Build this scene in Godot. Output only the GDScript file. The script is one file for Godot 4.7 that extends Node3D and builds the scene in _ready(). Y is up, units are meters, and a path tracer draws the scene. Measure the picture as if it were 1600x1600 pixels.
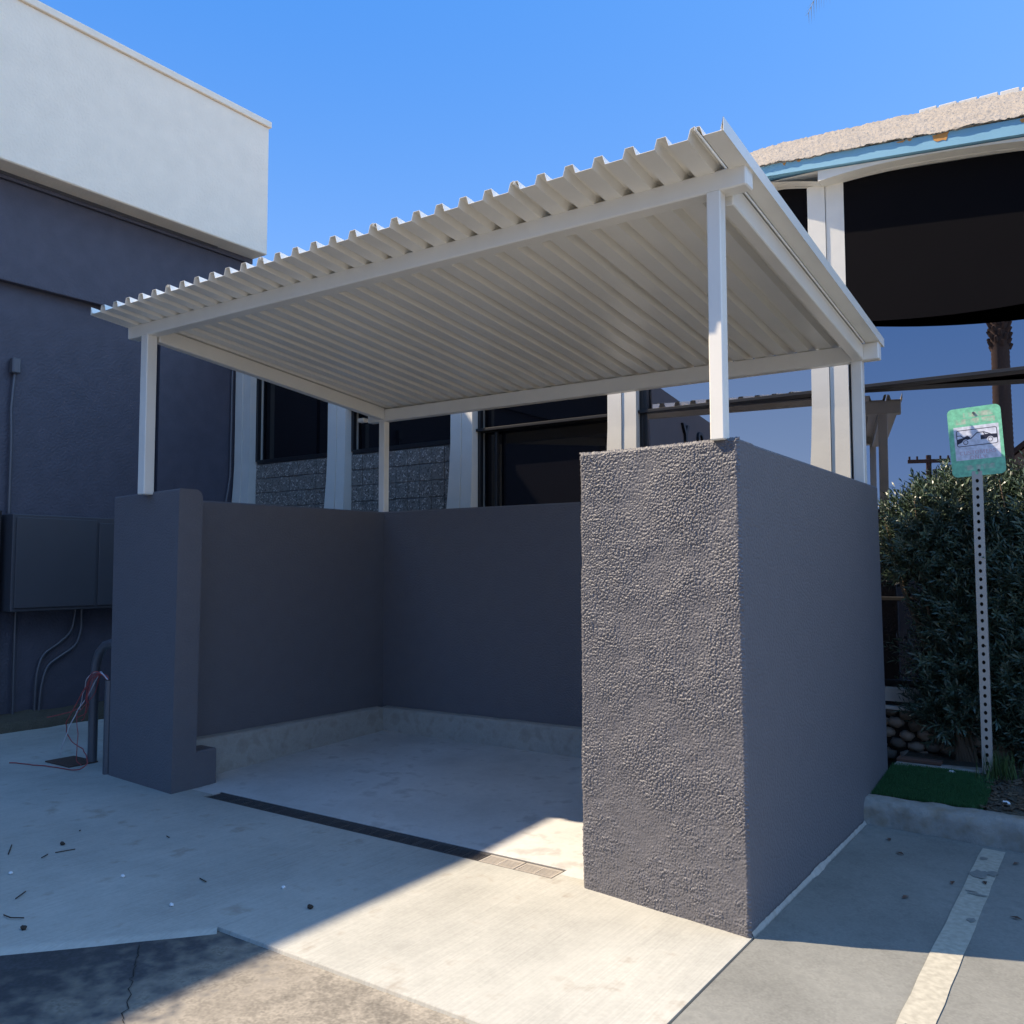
extends Node3D

const GZ := -7.1          # plane of the glass of the rear building
var rng := RandomNumberGenerator.new()
var M := {}
var names := {}

# ------------------------------------------------------------------ mesh builder
class MB:
	var v := PackedVector3Array()
	var n := PackedVector3Array()
	var uv := PackedVector2Array()
	var idx := PackedInt32Array()

	func tri(a: Vector3, b: Vector3, c: Vector3, hint: Vector3):
		var nn := (c - a).cross(b - a)
		if nn.dot(hint) < 0.0:
			var t := b
			b = c
			c = t
			nn = -nn
		nn = nn.normalized()
		var k := v.size()
		for p in [a, b, c]:
			v.push_back(p)
			n.push_back(nn)
			uv.push_back(Vector2.ZERO)
		idx.append_array([k, k + 1, k + 2])

	func quad(a: Vector3, b: Vector3, c: Vector3, d: Vector3, hint: Vector3):
		var nn := (c - a).cross(b - a) + (d - a).cross(c - a)
		if nn.dot(hint) < 0.0:
			var t := b
			b = d
			d = t
			nn = -nn
		nn = nn.normalized()
		var k := v.size()
		for p in [a, b, c, d]:
			v.push_back(p)
			n.push_back(nn)
			uv.push_back(Vector2.ZERO)
		idx.append_array([k, k + 1, k + 2, k, k + 2, k + 3])

	# bevelled box between two corners; warp moves every vertex
	func box(a: Vector3, b: Vector3, bev := 0.0, warp = null):
		var lo := Vector3(minf(a.x, b.x), minf(a.y, b.y), minf(a.z, b.z))
		var hi := Vector3(maxf(a.x, b.x), maxf(a.y, b.y), maxf(a.z, b.z))
		bev = minf(bev, 0.45 * minf(hi.x - lo.x, minf(hi.y - lo.y, hi.z - lo.z)))
		var mid := (lo + hi) / 2.0
		var pt := func(s: Vector3, axis: int) -> Vector3:
			var p := Vector3.ZERO
			for i in 3:
				var e: float = hi[i] if s[i] > 0 else lo[i]
				p[i] = e if i == axis else e - s[i] * bev
			return warp.call(p) if warp != null else p
		if warp != null:
			mid = warp.call(mid)
		var sg := [-1.0, 1.0]
		for ax in 3:
			var u := (ax + 1) % 3
			var w := (ax + 2) % 3
			for s in sg:
				var q := []
				for k in [[-1, -1], [1, -1], [1, 1], [-1, 1]]:
					var sv := Vector3.ZERO
					sv[ax] = s
					sv[u] = k[0]
					sv[w] = k[1]
					q.append(pt.call(sv, ax))
				quad(q[0], q[1], q[2], q[3], (q[0] + q[2]) / 2.0 - mid)
			if bev > 0.0:
				for s1 in sg:
					for s2 in sg:
						var e0 := Vector3.ZERO
						e0[u] = s1
						e0[w] = s2
						e0[ax] = -1
						var e1 := e0
						e1[ax] = 1
						var qa: Vector3 = pt.call(e0, u)
						var qb: Vector3 = pt.call(e1, u)
						var qc: Vector3 = pt.call(e1, w)
						var qd: Vector3 = pt.call(e0, w)
						var h := Vector3.ZERO
						h[u] = s1
						h[w] = s2
						quad(qa, qb, qc, qd, h)
		if bev > 0.0:
			for sx in sg:
				for sy in sg:
					for sz in sg:
						var s3 := Vector3(sx, sy, sz)
						tri(pt.call(s3, 0), pt.call(s3, 1), pt.call(s3, 2), s3)

	# polygon in the xy plane between two depths
	func prism(poly: PackedVector2Array, z0: float, z1: float):
		var f := maxf(z0, z1)
		var b := minf(z0, z1)
		var t := Geometry2D.triangulate_polygon(poly)
		for i in range(0, t.size(), 3):
			var p := poly[t[i]]
			var q := poly[t[i + 1]]
			var r := poly[t[i + 2]]
			tri(Vector3(p.x, p.y, f), Vector3(q.x, q.y, f), Vector3(r.x, r.y, f), Vector3.BACK)
			tri(Vector3(p.x, p.y, b), Vector3(q.x, q.y, b), Vector3(r.x, r.y, b), Vector3.FORWARD)
		var cw := Geometry2D.is_polygon_clockwise(poly)
		for i in poly.size():
			var p := poly[i]
			var q := poly[(i + 1) % poly.size()]
			var d := (q - p)
			var o := Vector2(d.y, -d.x) * (-1.0 if cw else 1.0)
			quad(Vector3(p.x, p.y, f), Vector3(q.x, q.y, f), Vector3(q.x, q.y, b), Vector3(p.x, p.y, b), Vector3(o.x, o.y, 0))

	func tube(pts: Array, r, sides := 10, caps := true):
		var m := pts.size()
		var side := Vector3.ZERO
		var k0 := v.size()
		for i in m:
			var p: Vector3 = pts[i]
			var t: Vector3 = ((pts[mini(i + 1, m - 1)] as Vector3) - (pts[maxi(i - 1, 0)] as Vector3)).normalized()
			if side == Vector3.ZERO:
				side = t.cross(Vector3.UP if absf(t.y) < 0.9 else Vector3.RIGHT).normalized()
			side = (side - t * side.dot(t)).normalized()
			var bn := t.cross(side)
			var rr: float = r if r is float else r[i]
			for j in sides + 1:
				var a := TAU * j / sides
				var o := side * cos(a) + bn * sin(a)
				v.push_back(p + o * rr)
				n.push_back(o)
				uv.push_back(Vector2(float(j) / sides, float(i)))
		for i in m - 1:
			for j in sides:
				var a := k0 + i * (sides + 1) + j
				var b := a + 1
				var c := a + sides + 1
				var d := c + 1
				var nn := (v[c] - v[a]).cross(v[b] - v[a])
				if nn.dot(n[a]) > 0:
					idx.append_array([a, b, c, b, d, c])
				else:
					idx.append_array([a, c, b, b, c, d])
		if caps:
			for e in [0, m - 1]:
				var p: Vector3 = pts[e]
				var t: Vector3 = p - (pts[1] if e == 0 else pts[m - 2])
				for j in sides:
					tri(p, v[k0 + e * (sides + 1) + j], v[k0 + e * (sides + 1) + j + 1], t)

	# smooth grid of points; hint gives the outer side
	func grid(rows: Array, hint: Vector3, uvs: Array = []):
		var k0 := v.size()
		var h := rows.size()
		var w: int = rows[0].size()
		for i in h:
			for j in w:
				v.push_back(rows[i][j])
				var dx: Vector3 = rows[i][mini(j + 1, w - 1)] - rows[i][maxi(j - 1, 0)]
				var dy: Vector3 = rows[mini(i + 1, h - 1)][j] - rows[maxi(i - 1, 0)][j]
				var nn := dx.cross(dy).normalized()
				if nn.dot(hint) < 0:
					nn = -nn
				if nn == Vector3.ZERO:
					nn = hint.normalized()
				n.push_back(nn)
				uv.push_back(uvs[i][j] if uvs.size() else Vector2.ZERO)
		for i in h - 1:
			for j in w - 1:
				var a := k0 + i * w + j
				var b := a + 1
				var c := a + w
				var d := c + 1
				var nn := (v[c] - v[a]).cross(v[b] - v[a])
				if nn.dot(hint) > 0:
					idx.append_array([a, b, c, b, d, c])
				else:
					idx.append_array([a, c, b, b, c, d])

	func planar_uv(x0: float, z0: float, size: float):
		for i in v.size():
			uv[i] = Vector2((v[i].x - x0) / size, (v[i].z - z0) / size)

	func mesh(mat: Material) -> ArrayMesh:
		var a := []
		a.resize(Mesh.ARRAY_MAX)
		a[Mesh.ARRAY_VERTEX] = v
		a[Mesh.ARRAY_NORMAL] = n
		a[Mesh.ARRAY_TEX_UV] = uv
		a[Mesh.ARRAY_INDEX] = idx
		var m := ArrayMesh.new()
		m.add_surface_from_arrays(Mesh.PRIMITIVE_TRIANGLES, a)
		m.surface_set_material(0, mat)
		return m

# ------------------------------------------------------------------ scene helpers
func numbered(called: String) -> String:
	var k: int = names.get(called, 0)
	names[called] = k + 1
	return called if k == 0 else "%s_%03d" % [called, k]

func tag(o: Node, label: String, category: String, group := "", kind := ""):
	o.set_meta("label", label)
	o.set_meta("category", category)
	if group != "":
		o.set_meta("group", group)
	if kind != "":
		o.set_meta("kind", kind)
	return o

func thing(called: String, label: String, category: String, at := Vector3.ZERO, group := "", kind := "") -> Node3D:
	var o := Node3D.new()
	o.name = numbered(called)
	add_child(o)
	o.position = at
	tag(o, label, category, group, kind)
	return o

func part(called: String, mb, mat: Material, parent: Node) -> MeshInstance3D:
	var o := MeshInstance3D.new()
	o.name = numbered(called) if parent == self else called
	o.mesh = mb.mesh(mat) if mb is MB else mb
	if not (mb is MB):
		o.material_override = mat
	parent.add_child(o, true)
	return o

func boxpart(called: String, a: Vector3, b: Vector3, mat: Material, parent: Node, bev := 0.004) -> MeshInstance3D:
	var mb := MB.new()
	mb.box(a, b, bev)
	return part(called, mb, mat, parent)

func lin(r: float, g: float, b: float) -> Color:
	return Color(r, g, b).linear_to_srgb()

func noise(type: int, freq: float, seed_: int, oct := 1) -> FastNoiseLite:
	var f := FastNoiseLite.new()
	f.noise_type = type
	f.frequency = freq
	f.seed = seed_
	f.fractal_type = FastNoiseLite.FRACTAL_FBM if oct > 1 else FastNoiseLite.FRACTAL_NONE
	f.fractal_octaves = oct
	return f

func tex(img: Image) -> ImageTexture:
	img.generate_mipmaps()
	return ImageTexture.create_from_image(img)

func bytes(f: FastNoiseLite, w: int, h: int) -> PackedByteArray:
	var im := f.get_seamless_image(w, h)
	im.convert(Image.FORMAT_L8)
	return im.get_data()

func gray_tex(f: FastNoiseLite, size: int, lo: float, hi: float) -> ImageTexture:
	var b := bytes(f, size, size)
	for i in b.size():
		b[i] = int(255.0 * lerpf(lo, hi, b[i] / 255.0))
	return tex(Image.create_from_data(size, size, false, Image.FORMAT_L8, b))

func mat(c: Color, rough := 0.8, metal := 0.0) -> StandardMaterial3D:
	var m := StandardMaterial3D.new()
	m.albedo_color = c
	m.roughness = rough
	m.metallic = metal
	return m

# albedo noise and relief laid on from three sides, in world space
func rough_mat(c: Color, rough: float, albedo: Texture2D, height: Texture2D, scale: float, relief_cm: float) -> StandardMaterial3D:
	var m := mat(c, rough)
	m.uv1_triplanar = true
	m.uv1_world_triplanar = true
	m.uv1_scale = Vector3.ONE * scale
	m.uv1_triplanar_sharpness = 8.0
	if albedo:
		m.albedo_texture = albedo
	if height:
		m.heightmap_enabled = true
		m.heightmap_texture = height
		m.heightmap_scale = relief_cm
	return m

# ------------------------------------------------------------------ sky
const SUN := Vector3(-0.80, 1.0, 0.38)
func make_sky() -> Sky:
	var w := 1024
	var h := 512
	var data := PackedFloat32Array()
	data.resize(w * h * 3)
	var s := SUN.normalized()
	var cl := noise(FastNoiseLite.TYPE_SIMPLEX_SMOOTH, 1.0, 5, 5)
	var k := 0
	var bands := []
	for bq in [[Vector3(-0.702, 0.523, -0.484), Vector3(-0.459, 0.423, -0.781), 0.060, 0.30, 0.93], [Vector3(-0.62, 0.50, -0.60), Vector3(-0.40, 0.46, -0.79), 0.035, 0.14, 0.94], [Vector3(-0.759, 0.498, -0.42), Vector3(-0.713, 0.528, -0.461), 0.006, 0.13, 0.985], [Vector3(-0.744, 0.520, -0.42), Vector3(-0.700, 0.540, -0.467), 0.005, 0.08, 0.985]]:
		var a3: Vector3 = (bq[0] as Vector3).normalized()
		var b3: Vector3 = (bq[1] as Vector3).normalized()
		bands.append([a3.cross(b3).normalized(), (a3 + b3).normalized(), bq[2], bq[3], bq[4]])
	for j in h:
		var th := (j + 0.5) / h * PI
		var y := cos(th)
		var sy := sin(th)
		for i in w:
			var ph := (i + 0.5) / w * TAU - PI
			var d := Vector3(sin(ph) * sy, y, -cos(ph) * sy)
			var up := maxf(y, 0.0)
			var hz := pow(1.0 - up, 3.4)
			var c := Vector3(0.030, 0.165, 0.505).lerp(Vector3(0.37, 0.54, 0.80), hz)
			var g := maxf(d.dot(s), 0.0)
			c += Vector3(0.52, 0.74, 0.95) * (0.19 * g * g + 0.45 * pow(g, 8.0) + 1.1 * pow(g, 50.0))
			# a thin veil of cirrus and two fading contrails
			if y > 0.05:
				var q := Vector2(d.x, d.z) / (y + 0.25)
				var big := cl.get_noise_2d(q.x * 1.1 + 9.0, q.y * 1.1 - 4.0)
				var veil := 0.0
				for bnd in bands:
					var off: float = d.dot(bnd[0])
					var along: float = d.dot(bnd[1])
					var sd: float = absf(off) / bnd[2]
					veil += bnd[3] * exp(-sd * sd) * clampf((along - bnd[4]) * 20.0, 0.0, 1.0) * clampf(0.75 + big * 1.2, 0.0, 1.3)
				c = c.lerp(Vector3(0.42, 0.50, 0.64), clampf(veil, 0.0, 0.5))
			if y < 0.0:
				c = c.lerp(Vector3(0.30, 0.29, 0.27), clampf(-y * 12.0, 0.0, 1.0))
			data[k] = c.x
			data[k + 1] = c.y
			data[k + 2] = c.z
			k += 3
	var img := Image.create_from_data(w, h, false, Image.FORMAT_RGBF, data.to_byte_array())
	var pm := PanoramaSkyMaterial.new()
	pm.panorama = ImageTexture.create_from_image(img)
	var sky := Sky.new()
	sky.sky_material = pm
	return sky

func setup():
	rng.seed = 4711
	var cam := Camera3D.new()
	cam.name = "camera"
	cam.position = Vector3(0, 1.55, 0)
	cam.rotation = Vector3(0.0632, 0.6064, -0.0023)
	cam.keep_aspect = Camera3D.KEEP_HEIGHT
	cam.fov = rad_to_deg(2.0 * atan(800.0 / 1371.9))
	cam.near = 0.05
	cam.far = 600.0
	add_child(cam)
	cam.current = true
	var we := WorldEnvironment.new()
	we.name = "world_environment"
	var e := Environment.new()
	e.background_mode = Environment.BG_SKY
	e.sky = make_sky()
	e.tonemap_mode = Environment.TONE_MAPPER_LINEAR
	e.tonemap_exposure = 1.75
	e.sdfgi_enabled = true
	e.ssao_enabled = true
	e.ssil_enabled = true
	we.environment = e
	add_child(we)
	var sun := DirectionalLight3D.new()
	sun.name = "sun"
	sun.light_energy = 1.6
	sun.light_color = Color(1.0, 0.93, 0.82)
	sun.light_angular_distance = 0.53
	sun.shadow_enabled = true
	add_child(sun)
	sun.look_at_from_position(SUN * 20.0, Vector3.ZERO, Vector3.UP)

# ------------------------------------------------------------------ materials
func ground_tex(size: int, base: Color, dark: Color, cfg: Dictionary) -> ImageTexture:
	var lo := bytes(noise(FastNoiseLite.TYPE_SIMPLEX_SMOOTH, cfg.lo, cfg.seed, 4), size, size)
	var mid := bytes(noise(FastNoiseLite.TYPE_SIMPLEX_SMOOTH, cfg.mid, cfg.seed + 1, 4), size, size)
	var fine := bytes(noise(FastNoiseLite.TYPE_VALUE, 0.45, cfg.seed + 2, 2), size, size)
	var thin := noise(FastNoiseLite.TYPE_SIMPLEX, 0.5, cfg.seed + 3, 2).get_seamless_image(size, 24)
	thin.resize(size, size, Image.INTERPOLATE_CUBIC)
	thin.convert(Image.FORMAT_L8)
	var str_ := thin.get_data()
	var out := PackedByteArray()
	out.resize(size * size * 3)
	var grad: float = cfg.get("grad", 0.0)
	var at: float = cfg.get("grad_at", 0.5)
	var smudge: float = cfg.smudge
	var a_lo: float = cfg.a_lo
	var a_mid: float = cfg.a_mid
	var a_fine: float = cfg.a_fine
	var a_str: float = cfg.a_str
	var cut: float = cfg.cut
	var soft: float = cfg.soft
	var nw: float = cfg.get("nw", 1.0)
	var k := 0
	for i in size * size:
		var l := lo[i] / 255.0
		var m := mid[i] / 255.0
		var fn := fine[i] / 255.0
		var g := 1.0 + (l - 0.5) * a_lo + (m - 0.5) * a_mid + (fn - 0.5) * a_fine + (str_[i] / 255.0 - 0.5) * a_str
		var t := (m * 0.75 + l * 0.35 - 0.55) * nw + 0.55 + (fn - 0.5) * 0.22
		if grad != 0.0:
			t += grad * (at - float(i % size) / size)
		t = clampf((t - cut) / soft, 0.0, 1.0) * smudge
		out[k] = int(clampf(lerpf(base.r * g, dark.r * g, t) * 255.0, 0, 255))
		out[k + 1] = int(clampf(lerpf(base.g * g, dark.g * g, t) * 255.0, 0, 255))
		out[k + 2] = int(clampf(lerpf(base.b * g, dark.b * g, t) * 255.0, 0, 255))
		k += 3
	return tex(Image.create_from_data(size, size, false, Image.FORMAT_RGB8, out))

func make_materials():
	var cell := noise(FastNoiseLite.TYPE_CELLULAR, 0.085, 11, 2)
	cell.cellular_return_type = FastNoiseLite.RETURN_DISTANCE
	cell.domain_warp_enabled = true
	cell.domain_warp_amplitude = 7.0
	cell.domain_warp_frequency = 0.02
	var stucco_h := gray_tex(cell, 512, 1.0, 0.0)
	var fine_h := gray_tex(noise(FastNoiseLite.TYPE_SIMPLEX, 0.06, 12, 4), 512, 0.0, 1.0)
	var blotch := gray_tex(noise(FastNoiseLite.TYPE_SIMPLEX_SMOOTH, 0.009, 13, 5), 512, 0.90, 1.0)
	var soft := gray_tex(noise(FastNoiseLite.TYPE_SIMPLEX_SMOOTH, 0.008, 14, 4), 512, 0.97, 1.0)
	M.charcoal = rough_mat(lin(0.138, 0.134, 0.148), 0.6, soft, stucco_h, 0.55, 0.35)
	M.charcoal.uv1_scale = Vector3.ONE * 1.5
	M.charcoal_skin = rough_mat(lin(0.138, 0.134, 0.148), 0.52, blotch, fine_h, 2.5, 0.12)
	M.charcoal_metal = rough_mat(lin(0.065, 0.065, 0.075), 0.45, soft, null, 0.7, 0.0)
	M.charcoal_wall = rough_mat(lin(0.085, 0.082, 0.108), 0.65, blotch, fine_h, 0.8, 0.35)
	M.offwhite = rough_mat(lin(0.93, 0.82, 0.66), 0.75, soft, fine_h, 0.7, 0.30)
	M.white_metal = rough_mat(lin(0.90, 0.86, 0.775), 0.34, soft, null, 0.6, 0.0)
	M.white_metal.clearcoat_enabled = true
	M.white_metal.clearcoat = 0.25
	M.white_metal.clearcoat_roughness = 0.25
	M.precast = rough_mat(lin(0.70, 0.67, 0.60), 0.7, soft, fine_h, 0.9, 0.03)
	M.blue_trim = rough_mat(lin(0.19, 0.40, 0.54), 0.6, soft, null, 0.8, 0.0)
	M.rust = mat(lin(0.50, 0.24, 0.07), 0.9)
	M.foam = rough_mat(lin(0.34, 0.295, 0.245), 0.95, blotch, fine_h, 1.2, 0.6)
	M.cap_block = mat(lin(0.62, 0.60, 0.56), 0.9)
	M.glass = mat(lin(0.31, 0.305, 0.34), 0.0, 1.0)
	M.dark_glass = mat(lin(0.006, 0.006, 0.008), 0.0)
	M.frame_dark = mat(lin(0.012, 0.012, 0.014), 0.4)
	M.screen = rough_mat(lin(0.007, 0.0065, 0.0075), 1.0, soft, null, 0.5, 0.0)
	var kt := ground_tex(512, Color(0.60, 0.585, 0.555), Color(0.44, 0.39, 0.32), {"seed": 91, "lo": 0.006, "mid": 0.016, "a_lo": 0.14, "a_mid": 0.14, "a_fine": 0.14, "a_str": 0.0, "smudge": 0.85, "cut": 0.50, "soft": 0.5})
	M.kerb = rough_mat(Color.WHITE, 0.9, kt, fine_h, 0.8, 0.15)
	var kt2 := ground_tex(512, Color(0.655, 0.64, 0.61), Color(0.53, 0.51, 0.47), {"seed": 95, "lo": 0.006, "mid": 0.02, "a_lo": 0.12, "a_mid": 0.10, "a_fine": 0.10, "a_str": 0.0, "smudge": 0.7, "cut": 0.58, "soft": 0.3})
	M.inner_kerb = rough_mat(Color.WHITE, 0.9, kt2, fine_h, 0.7, 0.08)
	M.dirt = rough_mat(lin(0.10, 0.085, 0.06), 0.95, blotch, fine_h, 1.5, 1.0)
	M.sunlit_iron = rough_mat(lin(0.46, 0.41, 0.35), 0.85, blotch, null, 2.0, 0.0)  # iron copy with sunlight painted in, for grates in the sun patch
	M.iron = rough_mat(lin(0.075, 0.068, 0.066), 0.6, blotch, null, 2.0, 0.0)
	M.dark = mat(lin(0.02, 0.018, 0.016), 0.95)
	M.rusty = rough_mat(lin(0.10, 0.06, 0.045), 0.8, blotch, fine_h, 3.0, 0.3)
	M.galv = rough_mat(lin(0.48, 0.46, 0.42), 0.45, soft, null, 2.0, 0.0)
	M.galv.metallic = 0.35
	M.pipe = mat(lin(0.12, 0.12, 0.135), 0.35)
	M.pipe.metallic = 0.3
	M.wire_red = mat(lin(0.34, 0.06, 0.06), 0.5)
	M.wire_white = mat(lin(0.55, 0.52, 0.55), 0.5)
	M.paint = rough_mat(lin(0.48, 0.445, 0.36), 0.8, gray_tex(noise(FastNoiseLite.TYPE_SIMPLEX, 0.05, 31, 5), 512, 0.84, 1.0), null, 0.8, 0.0)
	M.twig = mat(lin(0.05, 0.035, 0.025), 0.9)
	M.scrap = mat(lin(0.75, 0.75, 0.75), 0.8)
	M.brown_wood = rough_mat(lin(0.12, 0.065, 0.045), 0.85, blotch, null, 2.0, 0.0)
	M.bark = rough_mat(lin(0.16, 0.10, 0.07), 0.95, blotch, fine_h, 2.0, 1.0)
	M.branch = mat(lin(0.13, 0.095, 0.065), 0.9)
	M.tan_wall = rough_mat(lin(0.46, 0.30, 0.21), 0.9, soft, null, 0.4, 0.0)
	M.beige_wall = rough_mat(lin(0.26, 0.22, 0.20), 0.9, soft, null, 0.4, 0.0)
	M.letter = mat(lin(0.01, 0.01, 0.01), 0.5)
	M.leaf = mat(Color.WHITE, 0.36)
	M.leaf.vertex_color_use_as_albedo = true
	M.leaf.backlight_enabled = true
	M.leaf.backlight = Color(0.25, 0.3, 0.15)
	M.leaf.cull_mode = BaseMaterial3D.CULL_DISABLED
	M.frond = mat(lin(0.10, 0.11, 0.05), 0.6)
	M.frond.cull_mode = BaseMaterial3D.CULL_DISABLED
	M.dry_frond = mat(lin(0.36, 0.33, 0.22), 0.7)
	M.dry_frond.cull_mode = BaseMaterial3D.CULL_DISABLED
	M.turf = mat(Color.WHITE, 0.7)
	M.turf.vertex_color_use_as_albedo = true
	M.turf.cull_mode = BaseMaterial3D.CULL_DISABLED
	# exposed aggregate: bright and dark chips
	var ag := noise(FastNoiseLite.TYPE_CELLULAR, 0.085, 41)
	ag.cellular_return_type = FastNoiseLite.RETURN_CELL_VALUE
	var ab := bytes(ag, 512, 512)
	for i in ab.size():
		var q := ab[i] / 255.0
		ab[i] = int(255.0 * clampf(0.46 + 0.12 * q + (0.20 if q > 0.90 else 0.0) - (0.10 if q < 0.15 else 0.0), 0.0, 1.0))
	var agt := tex(Image.create_from_data(512, 512, false, Image.FORMAT_L8, ab))
	M.aggregate = rough_mat(Color(0.92, 0.88, 0.83), 0.85, agt, agt, 1.7, 0.4)
	# the paved surfaces
	var t1 := ground_tex(1024, Color(0.785, 0.775, 0.735), Color(0.60, 0.555, 0.50), {"seed": 51, "lo": 0.004, "mid": 0.02, "a_lo": 0.16, "a_mid": 0.07, "a_fine": 0.07, "a_str": 0.085, "smudge": 0.6, "cut": 0.71, "soft": 0.25})
	M.screen.metallic_specular = 0.12
	M.apron = mat(Color(0.855, 0.855, 0.855), 0.85)
	M.apron.albedo_texture = t1
	var t2 := ground_tex(1024, Color(0.63, 0.595, 0.54), Color(0.275, 0.275, 0.285), {"seed": 61, "lo": 0.006, "mid": 0.028, "a_lo": 0.24, "a_mid": 0.30, "a_fine": 0.36, "a_str": 0.0, "smudge": 1.0, "cut": 0.47, "soft": 0.34, "nw": 0.75, "grad": 2.2, "grad_at": 0.47})  # leftward darkening paints the side building shadow over the coating patches
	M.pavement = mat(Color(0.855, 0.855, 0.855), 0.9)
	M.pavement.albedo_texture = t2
	var t3 := ground_tex(1024, Color(0.575, 0.572, 0.545), Color(0.46, 0.458, 0.44), {"seed": 71, "lo": 0.004, "mid": 0.035, "a_lo": 0.20, "a_mid": 0.10, "a_fine": 0.16, "a_str": 0.0, "smudge": 0.7, "cut": 0.60, "soft": 0.4})
	M.parking = mat(Color(0.855, 0.855, 0.855), 0.85)
	M.parking.albedo_texture = t3
	M.asphalt = rough_mat(lin(0.24, 0.226, 0.203), 0.95, blotch, null, 0.15, 0.0)  # ground tone lightened so it bounces warm light onto shaded faces
	var t4 := ground_tex(512, Color(0.88, 0.87, 0.85), Color(0.68, 0.66, 0.64), {"seed": 81, "lo": 0.006, "mid": 0.03, "a_lo": 0.14, "a_mid": 0.06, "a_fine": 0.05, "a_str": 0.0, "smudge": 0.6, "cut": 0.66, "soft": 0.25})
	M.floor = mat(Color(0.855, 0.855, 0.855), 0.8)
	M.floor.albedo_texture = t4

# ------------------------------------------------------------------ ground
func slab(called: String, poly: PackedVector2Array, yf: Callable, depth: float, m: Material, uv0: Vector2, uvs: float, label: String, category: String) -> MeshInstance3D:
	var mb := MB.new()
	var t := Geometry2D.triangulate_polygon(poly)
	var P := func(p: Vector2, dy: float) -> Vector3: return Vector3(p.x, yf.call(p) + dy, p.y)
	for i in range(0, t.size(), 3):
		mb.tri(P.call(poly[t[i]], 0.0), P.call(poly[t[i + 1]], 0.0), P.call(poly[t[i + 2]], 0.0), Vector3.UP)
	var cw := Geometry2D.is_polygon_clockwise(poly)
	for i in poly.size():
		var p := poly[i]
		var q := poly[(i + 1) % poly.size()]
		var d := q - p
		var o := Vector2(d.y, -d.x) * (-1.0 if cw else 1.0)
		mb.quad(P.call(p, 0.0), P.call(q, 0.0), P.call(q, -depth), P.call(p, -depth), Vector3(o.x, 0, o.y))
	mb.planar_uv(uv0.x, uv0.y, uvs)
	return tag(part(called, mb, m, self), label, category, "", "structure")

func flat(y: float) -> Callable:
	return func(_p: Vector2) -> float: return y

func park_y(p: Vector2) -> float:
	return -0.03 * (clampf(p.x, -1.32, 9.0) + 1.32)

func soil_y(z: float) -> float:
	return 0.126 + 0.072 * clampf((-5.85 - z) / 0.70, 0.0, 1.0)

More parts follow.
